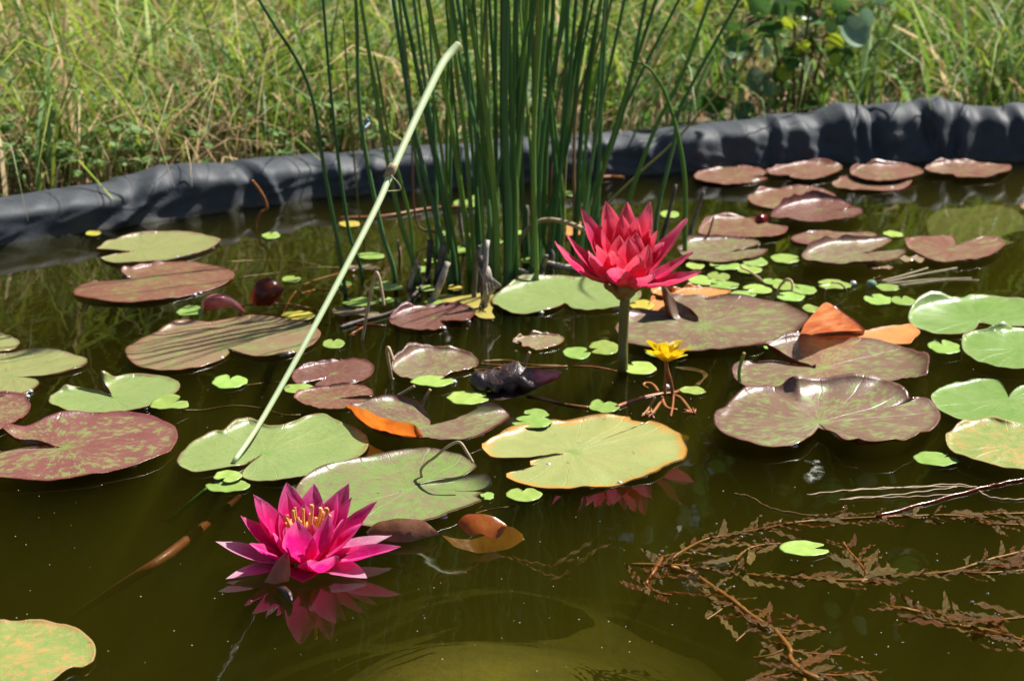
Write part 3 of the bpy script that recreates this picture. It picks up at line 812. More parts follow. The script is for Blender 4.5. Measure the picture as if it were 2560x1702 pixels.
P10 = [(1408,1136,1),(1365,1142),(1325,1152),(1326,1160),(1365,1161),(1330,1168),(1288,1177),(1266,1187),(1266,1196),(1299,1210),(1361,1220),(1434,1223),(1507,1216),(1561,1205),(1634,1187),(1678,1159),(1710,1145),(1719,1126),(1707,1100),(1699,1081),(1670,1067),(1627,1050),(1614,1054,1),(1579,1050,1),(1575,1041,1),(1543,1040),(1488,1043),(1433,1050),(1368,1056),(1320,1067),(1280,1081),(1233,1098),(1205,1114),(1205,1124),(1216,1135),(1236,1144),(1288,1143),(1361,1138)]
pad('lily_pad', 'N', P10, (1432,1130), 'pad_yellow', 'yellow-green lily pad with an orange wavy margin, above the reflection of the red flower', nb=170, under='pad_under_green', wave=1.4,
    beads=[(1611,1190),(1549,1206),(1480,1218),(1371,1161)])
pad('lily_pad', 'F', [(948,1385,1),(900,1440),(830,1490),(720,1515),(560,1522),(420,1490),(300,1440),(235,1380),(240,1320),(300,1280),(350,1225),(450,1165),(560,1140),(690,1120,0,0.003),(740,1085,0,0.008),(800,1062,0,0.013),(900,1080,0,0.008),(1000,1085,0,0.006),(1100,1080,0,0.006),(1200,1065,0,0.008),(1300,1055,0,0.010),(1400,1060,0,0.010),(1500,1100,0,0.010),(1560,1150,0,0.008),(1575,1190,0,0.004),(1640,1183,0,0.003),(1720,1200,0,0.003),(1770,1260),(1788,1310),(1760,1370),(1680,1430),(1560,1470,0,0.004),(1400,1490,0,0.006),(1280,1488,0,0.006),(1225,1465,1,0.006),(1130,1470,0,0.005),(1040,1430),(970,1395)],
    (950,1360), 'pad_brown', 'broad heart-shaped brown lily pad with green streaks and a raised crinkled far edge', dz=0.006, nb=190, wave=1.8, rim=1.3, beads=[(785,1518),(1255,1452)])
pad('lily_pad', 'F', [(930,985,1),(800,950),(680,915),(610,880),(580,850),(640,830),(720,808),(850,795),(1000,788),(1150,788),(1300,800),(1450,820),(1600,850,0,0.004),(1700,885,0,0.010),(1712,905,0,0.010),(1700,1000,0,0.008),(1690,1050,0,0.004),(1560,1045),(1480,1075),(1200,1110),(900,1130),(700,1140),(530,1140),(430,1100),(370,1060),(355,1020),(390,985),(450,955),(530,955),(700,957),(830,970)],
    (985,985), 'pad_brown', 'reddish brown lily pad with its margin turned up, tucked behind the broad heart-shaped brown pad', dz=0.002, nb=150, wave=1.5, rim=1.3, beads=[(490,1040)])
pad('lily_pad', 'F', [(125,668,1),(20,645),(-180,622,0,0.002),(-340,612,0,0.004),(-400,650,0,0.004),(-442,715),(-430,770),(-372,815),(-232,850),(-100,865),(50,873),(200,866),(350,855),(500,840),(650,800),(780,745),(860,690),(885,640,0,0.003),(880,605,0,0.006),(800,570,0,0.005),(700,540),(500,512),(300,500),(100,500),(0,500),(-60,505,0,0.004),(-137,420,1,0.036),(-100,480,0,0.028),(-30,560,0,0.012),(60,620,0,0.003)],
    (165,685), 'pad_brown', 'very wide grey-brown lily pad with one lobe standing up, behind the small yellow flower', dz=0.002, nb=190, wave=1.5, rim=1.2, beads=[(545,832),(560,828),(800,745)])
pad('lily_pad', 'F', [(2050,675,1),(2030,715),(1980,745),(1850,758),(1720,745),(1610,700),(1565,650),(1580,600),(1640,550,0,0.003),(1750,520,0,0.004),(1880,515,0,0.003),(1930,525),(2000,500),(2120,492),(2280,510),(2420,540),(2520,590),(2540,640),(2450,680),(2300,695),(2150,690),(2090,675)],
    (2045,655), 'pad_bright', 'fresh green kidney-shaped lily pad with a shiny far edge, beside the orange folded leaf', under='pad_under', rim=1.3)
pad('lily_pad', 'F', [(1940,780),(2000,750),(2100,745),(2150,715,0,0.004),(2220,700,0,0.006),(2290,730),(2400,725),(2560,740),(2700,800),(2720,880),(2620,950),(2450,985),(2250,985),(2100,955),(1980,910),(1935,860)],
    (2330,850), 'pad_bright', 'fresh green rounded lily pad overlapping the kidney-shaped green one', dz=0.004)
pad('lily_pad', 'F', [(2255,1182,1),(2238,1150),(2200,1100),(2140,1075),(2000,1080),(1850,1110),(1760,1150),(1720,1190),(1760,1265),(1850,1315),(2000,1355),(2200,1372),(2400,1370),(2560,1340),(2700,1280),(2700,1200),(2600,1130),(2450,1110),(2350,1120),(2290,1145)],
    (2250,1200), 'pad_bright', 'fresh green lily pad with a V notch and pale midrib, behind the orange-speckled pad', dz=0.001)
pad('lily_pad', 'F', [(1820,1470),(1860,1420),(1950,1375),(2080,1350),(2150,1350),(2250,1375),(2400,1385),(2560,1410),(2660,1470),(2680,1560),(2600,1640),(2400,1680),(2250,1672),(2050,1630),(1900,1575),(1830,1520)],
    (2280,1520), 'pad_spotted', 'yellowing lily pad speckled with orange, in front of the V-notched green pad', dz=0.005, under='pad_under_green')
pad('lily_pad', 'G', [(-300,1200),(-100,1170),(100,1158),(280,1162),(420,1185),(540,1230),(630,1300),(658,1370),(640,1430),(570,1480),(500,1480),(440,1510),(370,1565),(250,1640),(0,1680),(-300,1680),(-480,1560),(-480,1330)],
    (-20,1400), 'pad_spotted', 'large green lily pad flecked with orange rust spots, alone on the open dark water', under='pad_under_green')
pad('lily_pad', 'D', [(2240,1055,1),(2120,1082),(2060,1095),(2010,1080),(2000,1045),(2050,990),(2150,960),(2280,940),(2332,933),(2442,930),(2542,955),(2567,990),(2532,1040),(2432,1085),(2332,1100),(2220,1112),(2160,1106),(2185,1085)],
    (2290,1025), 'pad_maroon', 'small maroon-brown lily pad, farther of the touching pair beside the leaning stalk', beads=[(2085,1090),(2105,1085),(2425,1080)])
pad('lily_pad', 'D', [(2335,1196,1),(2480,1186),(2560,1172),(2545,1140),(2442,1114),(2300,1115),(2160,1127),(2060,1152),(2015,1187),(2040,1222),(2120,1255),(2230,1270),(2332,1266),(2462,1240),(2527,1210),(2450,1200)],
    (2310,1192), 'pad_russet', 'small russet lily pad, nearer of the touching pair beside the leaning stalk', beads=[(2540,1225)])
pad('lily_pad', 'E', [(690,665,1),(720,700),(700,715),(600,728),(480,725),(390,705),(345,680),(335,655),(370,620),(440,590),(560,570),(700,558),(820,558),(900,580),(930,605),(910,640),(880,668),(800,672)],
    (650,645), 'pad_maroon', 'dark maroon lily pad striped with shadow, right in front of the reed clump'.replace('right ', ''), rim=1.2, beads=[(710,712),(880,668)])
pad('lily_pad', 'E', [(355,985),(365,940,0,0.003),(420,895,0,0.005),(500,865,0,0.004),(600,853,0,0.003),(720,858,0,0.003),(840,880),(920,915),(950,955),(930,980),(850,1005),(760,1020),(700,1045),(640,1060),(560,1070),(460,1065),(400,1050),(365,1020)],
    (660,985), 'pad_brown', 'tilted reddish lily pad with a yellow centre, a small nibbled leaf lying against it', rim=1.4, beads=[(780,1080)])
pad('lily_pad', 'E', [(1540,545,1),(1470,580),(1380,600),(1230,612),(1120,590),(1045,550),(1040,520),(1080,480,0,0.002),(1160,430,0,0.004),(1280,380,0,0.004),(1400,358,0,0.003),(1550,365),(1620,370),(1720,355),(1860,380),(1980,420),(2060,455),(2065,490),(2030,530),(1960,560),(1860,580),(1740,590),(1640,585)],
    (1540,520), 'pad_green', 'grey-green lily pad behind the red flower, crossed by curved stalk shadows', rim=1.4, beads=[(1380,606),(1880,578),(1900,575),(1920,570)])
pad('lily_pad', 'E', [(1185,825),(1200,795),(1280,775),(1380,765),(1480,770),(1535,785),(1520,815),(1450,840),(1370,858),(1330,860),(1300,850),(1250,850),(1245,825),(1215,820)],
    (1380,812), 'pad_tan', 'tiny brown lily pad with a torn corner, alone in front of the grey-green pad', beads=[(1460,835)])
cp = pad('lily_pad', 'E', [(620,1372,1),(617,1330),(550,1270),(450,1225),(380,1210),(250,1228),(150,1248),(70,1270),(100,1330),(250,1420),(400,1455),(520,1462),(620,1466),(750,1480),(900,1465),(1050,1400),(1140,1340),(1165,1300),(1130,1262,0,0.003),(1060,1232,0,0.008),(990,1225,0,0.010),(960,1255,0,0.006),(850,1300),(750,1345)],
    (570,1390), 'pad_brown', 'brown-green lily pad with a curled orange edge standing up towards the water', dz=0.005, nb=150, wave=1.6, beads=[(880,1320),(870,1470),(965,1442),(705,1420),(960,1302),(990,1298)])
# its curled edge
def strip(name, parent, tile, low, high, mat, hz, thick=0.001, rows=5, bulge=0.0, zlow=0.003):
    a = spline([(x, y) for x, y in low], 40); b_ = spline([(x, y, 0, z) for (x, y), z in zip(high, hz)], 40)
    k = min(len(a), len(b_)); mb = MB(); V = []
    A = [at(*nat(tile, *a[int(i*(len(a)-1)/(k-1))][:2]), zlow) for i in range(k)]
    Bp = []
    for i in range(k):
        q = b_[int(i*(len(b_)-1)/(k-1))]; Bp.append(at(*nat(tile, q[0], q[1]), zlow + q[2]))
    for r in range(rows+1):
        tt = r / rows
        for i in range(k):
            p = A[i].lerp(Bp[i], tt) + Vector((0, -bulge*math.sin(math.pi*tt), 0)) + Vector((0, 0, 0.0008*mnoise.noise(A[i]*60)))
            V.append(p)
    Fc = [(r*k+i, r*k+i+1, (r+1)*k+i+1, (r+1)*k+i) for r in range(rows) for i in range(k-1)]
    mb.add(V, Fc, 0, [(i % k / k, i // k / rows) for i in range(len(V))])
    return mb.build(name, [M[mat]], parent)
strip('curled_edge', cp, 'E', [(75,1290),(130,1350),(250,1425),(380,1460),(500,1470),(580,1475)], [(48,1240),(150,1262),(260,1312),(380,1350),(500,1372),(560,1425)], 'amber_leaf', [0.012,0.020,0.022,0.02,0.018,0.006], bulge=0.003)

# the drift of brown pads by the liner
G3 = 'brown pads by the wrinkled liner'
pad('lily_pad', 'C', [(470,1210,1),(600,1190),(590,1175),(540,1156),(420,1148),(260,1155),(150,1180),(95,1215),(110,1235),(200,1255),(320,1265),(450,1255),(560,1235),(600,1216)], (400,1205), 'pad_russet', 'russet lily pad at the end of the row by the liner next to the reeds', rim=0.8, beads=[(500,1245),(520,1240),(535,1238)])
pad('lily_pad', 'C', [(780,1195,1),(700,1200),(620,1198),(590,1182),(660,1155),(780,1130),(900,1108,0,0.002),(1000,1100,0,0.004),(1060,1115,0,0.004),(1110,1140),(1110,1160),(1060,1190),(980,1215),(860,1232),(790,1225),(750,1210)], (850,1175), 'pad_russet', 'tilted russet lily pad with a shiny lifted edge, second in the row by the liner', dz=0.002, beads=[(680,1205),(980,1212)])
pad('lily_pad', 'C', [(1040,1265),(1100,1235),(1090,1220),(1200,1222),(1350,1240),(1500,1245),(1590,1240),(1560,1275),(1450,1300),(1300,1308),(1150,1298),(1070,1285)], (1320,1268), 'pad_russet', 'russet lily pad half hidden under its neighbour in the row by the liner', rim=0.6, beads=[(1450,1288),(1370,1302)])
pad('lily_pad', 'C', [(1165,1185),(1200,1155),(1270,1138),(1420,1132),(1560,1135),(1640,1155),(1670,1180),(1600,1205),(1500,1235),(1420,1242),(1300,1240),(1200,1215)], (1420,1188), 'pad_russet', 'russet lily pad lying on top of another in the row by the liner', dz=0.006, rim=1.2)
pad('lily_pad', 'C', [(1870,1196,1),(1780,1192),(1700,1187),(1675,1165),(1720,1135),(1800,1110,0,0.002),(1890,1102,0,0.003),(1980,1115),(2100,1122),(2220,1125),(2270,1135),(2270,1155),(2220,1185),(2120,1215),(2000,1222),(1900,1220)], (1930,1165), 'pad_russet', 'long russet lily pad under the deepest liner folds, last in the row by the liner', dz=0.002, beads=[(1870,1185),(2100,1212),(2140,1203),(2160,1200)])
pad('lily_pad', 'C', [(460,1375),(500,1330),(600,1300),(750,1288),(900,1290),(1020,1310),(1070,1340),(1060,1365),(900,1400),(700,1425),(560,1420),(490,1400)], (760,1355), 'pad_russet', 'flat russet lily pad slipped beneath the shiny-edged brown pad', rim=0.9)
pad('lily_pad', 'C', [(1110,1442,1),(1185,1417),(1150,1395),(1050,1365,0,0.003),(940,1350,0,0.005),(800,1375,0,0.004),(680,1420,0,0.002),(620,1490),(700,1505),(850,1518),(1000,1515),(1150,1500),(1240,1470),(1255,1440),(1230,1418)], (960,1435), 'pad_maroon', 'brown lily pad with a glossy white-lit far rim, lying over a flat russet pad', dz=0.006, rim=1.8, beads=[(1095,1435),(1135,1505)])
pad('lily_pad', 'F', [(125,60),(150,5),(220,-35),(350,-48),(480,-45),(560,-20),(700,-10),(740,30),(720,60),(640,85),(480,95),(300,92),(180,80)], (420,30), 'pad_russet', 'russet lily pad with a crumpled dark red leaf at its far edge', dz=0.001, rim=1.3, beads=[(640,78),(655,76),(670,72)])
pad('lily_pad', 'F', [(370,190,1),(500,152),(550,122),(450,105),(320,97),(180,103),(60,120),(20,150),(-20,190),(40,240),(150,255),(300,260),(440,245),(570,215),(605,182),(480,180)], (300,190), 'pad_brown', 'greyish brown lily pad just behind the red flower, small green leaves along its front', dz=0.003, beads=[(530,140)])
pad('lily_pad', 'F', [(760,100),(850,60),(1000,45),(1150,50),(1300,55),(1350,75),(1300,100),(1100,110),(900,140),(790,130)], (1040,85), 'pad_red', 'waterlogged reddish-green lily pad lying low behind the notched brown pads', dz=-0.001, rim=0.2, beads=[(900,60)])
pad('lily_pad', 'F', [(1290,200,1),(1400,142),(1455,108),(1400,102),(1250,100,0,0.003),(1100,105,0,0.004),(950,140,0,0.003),(850,185,0,0.003),(835,220,0,0.004),(880,245,0,0.005),(1000,265,0,0.005),(1200,270,0,0.004),(1350,265,0,0.003),(1480,240),(1550,200),(1540,186),(1420,186)], (1210,195), 'pad_brown', 'brown lily pad showing its red underside along the near edge, a notch at one side', dz=0.005, rim=1.2, beads=[(1340,182),(1440,268)])
pad('lily_pad', 'F', [(1900,155,1),(1960,130),(2080,90),(2180,100),(2230,130),(2190,180),(2100,225),(1950,250),(1780,258),(1650,220),(1560,170),(1540,130),(1600,95),(1750,92),(1870,85),(1890,112)], (1860,175), 'pad_russet', 'crescent-like russet lily pad with a wide open notch at its far side', dz=0.003, beads=[(1955,248),(2020,238),(2040,236),(2165,192)])
pad('lily_pad', 'C', [(1690,1530),(1750,1460),(1900,1415),(2100,1405),(2250,1430),(2340,1480),(2380,1560),(2340,1640),(2200,1690),(1900,1690),(1730,1640)], (2040,1540), 'pad_olive', 'drowned olive lily pad just under the water surface near the liner', dz=-0.034, z0=0.0, rim=0.0, wave=0.3)
pad('lily_pad', 'C', [(2330,1425),(2370,1392),(2500,1380),(2580,1410),(2500,1450),(2390,1448)], (2450,1415), 'pad_red', 'red-edged lily pad mostly outside the view, beside the drowned olive pad')

# orange folded leaf: flat part and upright fold
op = pad('folded_orange_leaf', 'F', [(795,785),(850,757),(950,750),(1100,745),(1250,737),(1350,720),(1500,690),(1590,680),(1640,730),(1645,760),(1600,800),(1570,820),(1300,800),(1000,792)], (1250,765), 'orange_pad', 'bright orange dying lily leaf folded upright into a triangle between brown pads', cat='leaf', rim=0.5, under='amber_leaf', dz=0.001)
strip('upright_fold', op, 'F', [(800,782),(900,770),(1020,760),(1150,750),(1265,742)], [(850,690),(930,600),(1005,538),(1100,600),(1265,725)], 'orange_leaf', [0.022,0.042,0.055,0.04,0.006], rows=7, bulge=0.004)
def atp(tile, x, y, Y): return atY(*nat(tile, x, y), Y)
def sheet3(name, parent, rows3, mat, thick=0.001, origin=None):
    """surface through rows of 3-D points"""
    R = [sp3(r, 16) for r in rows3]; k = len(R[0]); n = len(R)
    mb = MB(); V = [p + Vector((0.0, -0.6, 1.0)) * 0.0016 * mnoise.noise(p * 95) for r in R for p in r]
    Fc = [(a*k+i, a*k+i+1, (a+1)*k+i+1, (a+1)*k+i) for a in range(n-1) for i in range(k-1)]
    mb.add(V, Fc, 0, [(i % k / k, i // k / n) for i in range(len(V))])
    return mb.build(name, [M[mat]], parent)
Yf = at(*nat('F', 1020, 752)).y
sheet3('rolled_tip', op, [[atp('F', 1000, 538, Yf+0.0), atp('F', 1035, 610, Yf-.002), atp('F', 1100, 690, Yf-.003), atp('F', 1262, 738, Yf-.012)],
                         [atp('F', 1025, 542, Yf-.010), atp('F', 1080, 600, Yf-.014), atp('F', 1150, 660, Yf-.016), atp('F', 1268, 730, Yf-.016)],
                         [atp('F', 1040, 550, Yf+.004), atp('F', 1110, 598, Yf+.002), atp('F', 1190, 655, Yf-.002), atp('F', 1273, 722, Yf-.008)]], 'maroon_wet')
# orange leaf behind the wide grey-brown pad
pad('orange_leaf', 'F', [(-60,470),(40,450),(160,442),(270,448),(350,460),(300,500),(100,515),(-40,512),(-150,500),(-200,470),(-130,440)], (110,480), 'orange_pad', 'faded orange lily leaf wedged behind the wide grey-brown pad', cat='leaf', dz=0.0015)
pad('orange_leaf', 'E', [(2120,560),(2150,520),(2250,500),(2340,515),(2390,560),(2330,600),(2230,605),(2140,590)], (2240,555), 'orange_pad', 'rust orange lily leaf beside the standing lobe of the wide pad', cat='leaf', dz=-0.0012)
pad('orange_leaf', 'E', [(1500,40),(1560,10),(1640,0),(1700,20),(1690,60),(1600,85),(1520,75)], (1600,42), 'orange_pad', 'faded orange leaf lying among the reeds behind the red flower', cat='leaf', dz=0.0)

# ------------------------------------------------------------------ small floating leaves
def small_leaf(tile, cx, cy, w, h, notch, label, group=None, mat='small_leaf', fold=0.0, dz=0.0, deep=0.75):
    nx, ny = nat(tile, cx, cy)
    w, h = w / TS, h / TS
    c0 = at(nx, ny, 0.002 + dz)
    rx = (at(nx + w/2, ny) - at(nx - w/2, ny)).length / 2
    ry = (at(nx, ny - h/2) - at(nx, ny + h/2)).length / 2
    ry = min(ry, rx * 1.35)
    na = math.radians(notch); seed = random.uniform(0, 99)
    n, mb = 40, MB(); V, U = [c0], [(0, 0)]
    RR = (0.35, 0.7, 0.9, 1.0)
    for r in RR:
        for i in range(n):
            a = 2*math.pi*i/n
            d = abs((a - na + math.pi) % (2*math.pi) - math.pi)
            q = 1.0 - deep * math.exp(-(d/0.16)**2) if r > 0.3 else 1 - 0.3*math.exp(-(d/0.16)**2)
            q *= 1 + 0.13 * mnoise.noise(Vector((math.cos(a)*1.5 + seed, math.sin(a)*1.5, 0))) + 0.03 * mnoise.noise(Vector((math.cos(a)*5 + seed, math.sin(a)*5, 0)))
            x, y = math.cos(a)*rx*r*q, math.sin(a)*ry*r*q
            z = 0.0011 * mnoise.noise(Vector((x*110, y*110, seed))) + fold * abs(math.sin(a)) * r * r + 0.0009 * max(0, r-0.85)/0.15 * max(0, -0.6*math.cos(a)+0.7*math.sin(a))
            V.append(c0 + Vector((x, y, z))); U.append((r*math.cos(a), r*math.sin(a)))
    Fc = [(0, 1+i, 1+(i+1) % n) for i in range(n)] + [(1+k*n+i, 1+(k+1)*n+i, 1+(k+1)*n+(i+1) % n, 1+k*n+(i+1) % n) for k in range(len(RR)-1) for i in range(n)]
    mb.add(V, Fc, 0, U)
    b0 = mb.add([v - Vector((0, 0, 0.0007)) for v in V], [f[::-1] for f in Fc], 1, U)
    e0 = 1 + (len(RR)-1)*n
    mb.f += [(e0+i, b0+e0+i, b0+e0+(i+1) % n, e0+(i+1) % n) for i in range(n)]; mb.m += [1]*n
    o = mb.build('floating_leaf', [M[mat], M['under_leaf']])
    return tag(o, label, 'floating leaf', group)
sl = small_leaf
DR = ('small pale green leaf in the drift of little leaves behind the wide grey-brown pad', 'little leaves drifting behind the wide grey-brown pad')
for a in [(105,285,125,50,60),(315,285,220,55,200),(515,258,170,60,95),(475,310,175,60,150),(150,385,190,62,20),(265,360,150,58,75),(300,418,205,50,170),(530,448,195,60,190),(435,482,185,40,30),
          (640,395,150,42,80),(725,425,180,55,100),(850,450,170,60,140),(760,498,195,55,160),(900,580,120,60,0),(725,238,205,58,0),(1055,415,230,60,180)]:
    sl('F', *a, *DR, dz=random.uniform(0, 0.0014))
RD = ('small floating leaf among the stems of the reed clump', 'little leaves among the reed stems')
for a in [(560,315,140,45,30),(800,180,150,50,100),(590,438,130,40,10),(1300,245,120,50,40),(1010,225,80,40,90),(1240,60,70,30,0),(620,250,90,36,120),(870,75,80,40,10),(700,60,80,34,70),(1080,120,80,34,40)]:
    sl('E', *a, *RD, mat=('small_leaf_yellow' if a[0] == 870 else 'small_leaf'))
sl('B', 860, 1395, 170, 60, 100, *RD); sl('B', 1575, 1330, 85, 36, 0, *RD); sl('B', 930, 1365, 110, 50, 40, *RD); sl('B', 2260, 1470, 130, 66, 80, *RD)
one = [('D',1860,78,120,45,90,'little pale leaf on open water between the olive pad and the reeds','small_leaf'),
 ('D',640,65,110,28,0,'little yellowed leaf at the waterline of the liner','small_leaf_yellow'),
 ('D',2000,378,130,40,60,'little torn leaf beyond the maroon wilted leaf','small_leaf'),
 ('D',1310,612,190,60,0,'little folded green leaf touching the pink wilted leaf','small_leaf'),
 ('D',2040,628,235,62,200,'yellow little leaf at the far edge of the reed-shadowed tan pad','small_leaf_yellow'),
 ('D',2290,820,150,75,95,'little heart-shaped leaf just past the leaning stalk beside the tan pad','small_leaf'),
 ('D',1575,1080,240,90,88,'little lime leaf with a notch at the top, alone in front of the tan pad','small_leaf'),
 ('D',1160,1240,265,90,45,'little lime leaf touching the sage green folded pad','small_leaf'),
 ('D',2050,1128,220,62,300,'little half-shaded leaf between the paired brown pads and the stalk','small_leaf'),
 ('B',70,1535,160,36,0,'little yellow-green leaf where the leaning stalk passes before the liner reflection','small_leaf_yellow'),
 ('E',215,218,190,45,180,'little plain leaf on open water beside the outermost reed','small_leaf'),
 ('E',330,440,200,66,60,'little ridged leaf in front of the outer reeds near the bent straw','small_leaf'),
 ('E',130,535,230,55,160,'long little leaf under the bent straw, nearer of two','small_leaf'),
 ('E',320,520,110,36,100,'tiny leaf touching the long little leaf under the bent straw','small_leaf'),
 ('E',790,438,105,40,90,'tiny bright yellow leaf at the foot of the reeds','small_leaf_yellow'),
 ('E',650,542,140,40,90,'tiny leaf at the far edge of the dark maroon pad','small_leaf'),
 ('E',40,410,90,28,0,'tiny green sliver of leaf beside the leaning stalk','small_leaf'),
 ('E',635,1075,290,72,40,'nibbled little lime leaf lying against the tilted reddish pad','small_leaf'),
 ('E',880,1190,280,88,10,'little lime leaf with a split edge, touching the dark spent bud','small_leaf'),
 ('E',1810,848,215,92,200,'little bright leaf beside the red flower stem, upper of two','small_leaf'),
 ('E',1625,884,190,75,20,'little bright leaf overlapped by another beside the red flower stem','small_leaf'),
 ('E',2050,985,235,80,130,'little green leaf between the red flower stem and the yellow flower','small_leaf'),
 ('E',1810,1250,210,85,85,'little round leaf behind the orange-margined pad','small_leaf'),
 ('E',1345,1300,175,55,200,'tiny torn leaf behind another at the orange-margined pad','small_leaf'),
 ('E',1320,1357,270,75,170,'little torn leaf touching the orange-margined pad','small_leaf'),
 ('E',2070,556,175,66,150,'little yellow-green leaf between the red flower and the orange leaf','small_leaf_yellow'),
 ('F',-95,890,275,52,90,'little leaf behind the yellow flower','small_leaf'),
 ('F',1425,435,165,45,0,'little leaf beside the pale green bubble','small_leaf'),
 ('F',1355,518,190,68,120,'little leaf with a drop beside it, in front of the pale bubble','small_leaf'),
 ('F',1530,525,165,58,90,'little oval leaf next to the kidney-shaped green pad','small_leaf'),
 ('F',1465,70,140,38,0,'little leaf alone behind the crescent-like russet pad','small_leaf'),
 ('F',750,802,180,36,60,'little leaf caught between the wide grey-brown pad and the orange folded leaf','small_leaf'),
 ('F',610,845,75,30,40,'tiny green leaf at the near edge of the wide grey-brown pad','small_leaf'),
 ('F',1815,842,220,88,100,'little lime leaf touching the rounded fresh green pad','small_leaf'),
 ('F',90,1142,180,52,0,'little pointed yellow-green leaf in front of the yellow flower','small_leaf'),
 ('G',1560,230,300,85,150,'glossy two-lobed little leaf at the foot of the leaning stalk','small_leaf'),
 ('G',1565,165,190,75,240,'upper lobe leaf stacked on the glossy little leaf by the stalk foot','small_leaf'),
 ('H',1010,298,100,62,0,'tiny lime leaf under the lifted lobe of the mottled grey-green pad','small_leaf'),
 ('H',1262,290,240,88,95,'little heart leaf between the mottled pad and the orange-margined pad','small_leaf'),
 ('I',1760,45,310,90,30,'little smooth leaf beside the orange-speckled pad','small_leaf'),
 ('I',850,660,330,105,5,'little lime leaf with a bitten notch, floating over the brown pondweed','small_leaf')]
for tl, cx, cy, w, h, nt_, lab, mt in one:
    sl(tl, cx, cy, w, h, nt_, lab, None, mt, fold=(0.003 if 'folded' in lab or 'ridged' in lab else 0.0), dz=(0.003 if ('upper' in lab or 'touching' in lab or 'against' in lab) else 0.0), deep=(0.25 if nt_ == 0 else 0.7))

# ------------------------------------------------------------------ water lily flowers
def petal_mat(name, deep, mid, pale, pale_from, trans=0.45, rough=0.38):
    m, t, b = mat_base(name)
    uv = t.nodes.new('ShaderNodeUVMap').outputs[0]
    sx = t.nodes.new('ShaderNodeSeparateXYZ'); t.links.new(uv, sx.inputs[0])
    st = t.nodes.new('ShaderNodeMapping'); st.inputs['Scale'].default_value = (1.5, 26, 1); t.links.new(uv, st.inputs[0])
    n1 = noise_(t, st.outputs[0], 2.0, 3, 0.6)
    tc = t.nodes.new('ShaderNodeTexCoord').outputs['Object']
    n2 = noise_(t, tc, 160, 4, 0.65)
    u = math_(t, 'ADD', sx.outputs[0], math_(t, 'MULTIPLY', math_(t, 'SUBTRACT', n1, 0.5), 0.25))
    col = ramp(t, u, ((0.0, deep), (0.45, mid), (pale_from, mid), (1.0, pale)))
    col = mixc(t, math_(t, 'MULTIPLY', ramp(t, n2, ((0.5, 0.0), (0.75, 1.0))), 0.38), col, pale)
    col = mixc(t, math_(t, 'MULTIPLY', ramp(t, n1, ((0.38, 1.0), (0.58, 0.0))), 0.42), col, deep)
    ed = ramp(t, math_(t, 'ABSOLUTE', math_(t, 'SUBTRACT', sx.outputs[1], 0.5)), ((0.36, 0.0), (0.5, 0.45)))
    col = mixc(t, ed, col, pale)
    t.links.new(col, b.inputs['Base Color']); b.inputs['Roughness'].default_value = rough
    b.inputs['Specular IOR Level'].default_value = 0.4
    bump_(t, b, math_(t, 'ADD', n1, math_(t, 'MULTIPLY', n2, 0.4)), 0.35, 0.0012)
    leafy(t, b, col, trans)
    return m
M['petal_magenta'] = petal_mat('petal_magenta', (0.74, 0.004, 0.085), (0.80, 0.014, 0.26), (0.86, 0.20, 0.48), 0.74, 0.58)
M['petal_pale'] = petal_mat('petal_pale', (0.66, 0.03, 0.22), (0.72, 0.16, 0.38), (0.84, 0.56, 0.66), 0.6)
M['petal_red'] = petal_mat('petal_red', (0.68, 0.008, 0.040), (0.80, 0.050, 0.110), (0.82, 0.17, 0.25), 0.7, 0.5, 0.42)
M['petal_rose'] = petal_mat('petal_rose', (0.66, 0.008, 0.075), (0.74, 0.035, 0.15), (0.82, 0.20, 0.32), 0.6, 0.46, 0.42)
M['stamen'] = simple_mat('stamen', (0.80, 0.33, 0.06), (0.85, 0.50, 0.16), 200, 0.4, 0.25, 0)
M['sepal'] = simple_mat('sepal', (0.25, 0.09, 0.03), (0.28, 0.16, 0.05), 80, 0.45, 0.2, 0.2)
M['flower_stem'] = simple_mat('flower_stem', (0.20, 0.15, 0.03), (0.17, 0.18, 0.04), 60, 0.4, 0.1, 0.2)

def petal(parent, root, tip, width, mat, cup=0.35, bow=0.22, ripple=0.0006, droop=0.0, name='petal'):
    root, tip = Vector(root), Vector(tip)
    ax = tip - root; L = ax.length
    hor = Vector((ax.x, ax.y, 0.0))
    if hor.length < 0.004: hor = Vector((0, -0.01, 0))
    hor.normalize(); side = Vector((-hor.y, hor.x, 0))
    upn = side.cross(ax.normalized()) * -1
    if upn.z < 0 and abs(ax.z) < L * 0.7: upn = -upn
    # inner face looks up/inward; bow the blade outward-down in the middle
    NT, NS = 14, 8
    seed = random.uniform(0, 80)
    V, U = [], []
    for i in range(NT + 1):
        tt = i / NT
        c = root.lerp(tip, tt) - upn * (bow * L * math.sin(math.pi * tt ** 0.85)) - Vector((0, 0, droop * L * tt ** 6))
        wv = (math.sin(math.pi * min(1, tt * 0.92 + 0.08) ** 1.0)) ** 0.88
        wv = max(wv, 0.22 if tt < 0.1 else 0.0)
        w = width * 0.5 * wv
        for j in range(NS + 1):
            s = j / NS * 2 - 1
            q = c + side * (s * w) + upn * (cup * w * s * s) - upn * (0.045 * width * math.exp(-(s / 0.25) ** 2) * wv * 0.5) + upn * ripple * mnoise.noise(Vector((s * 2.5 + seed, tt * 6, seed)))
            V.append(q); U.append((tt, j / NS))
    K = NS + 1
    Fc = [(i*K+j, i*K+j+1, (i+1)*K+j+1, (i+1)*K+j) for i in range(NT) for j in range(NS)]
    mb = MB(); mb.add(V, Fc, 0, U)
    return mb.build(name, [M[mat]], parent)

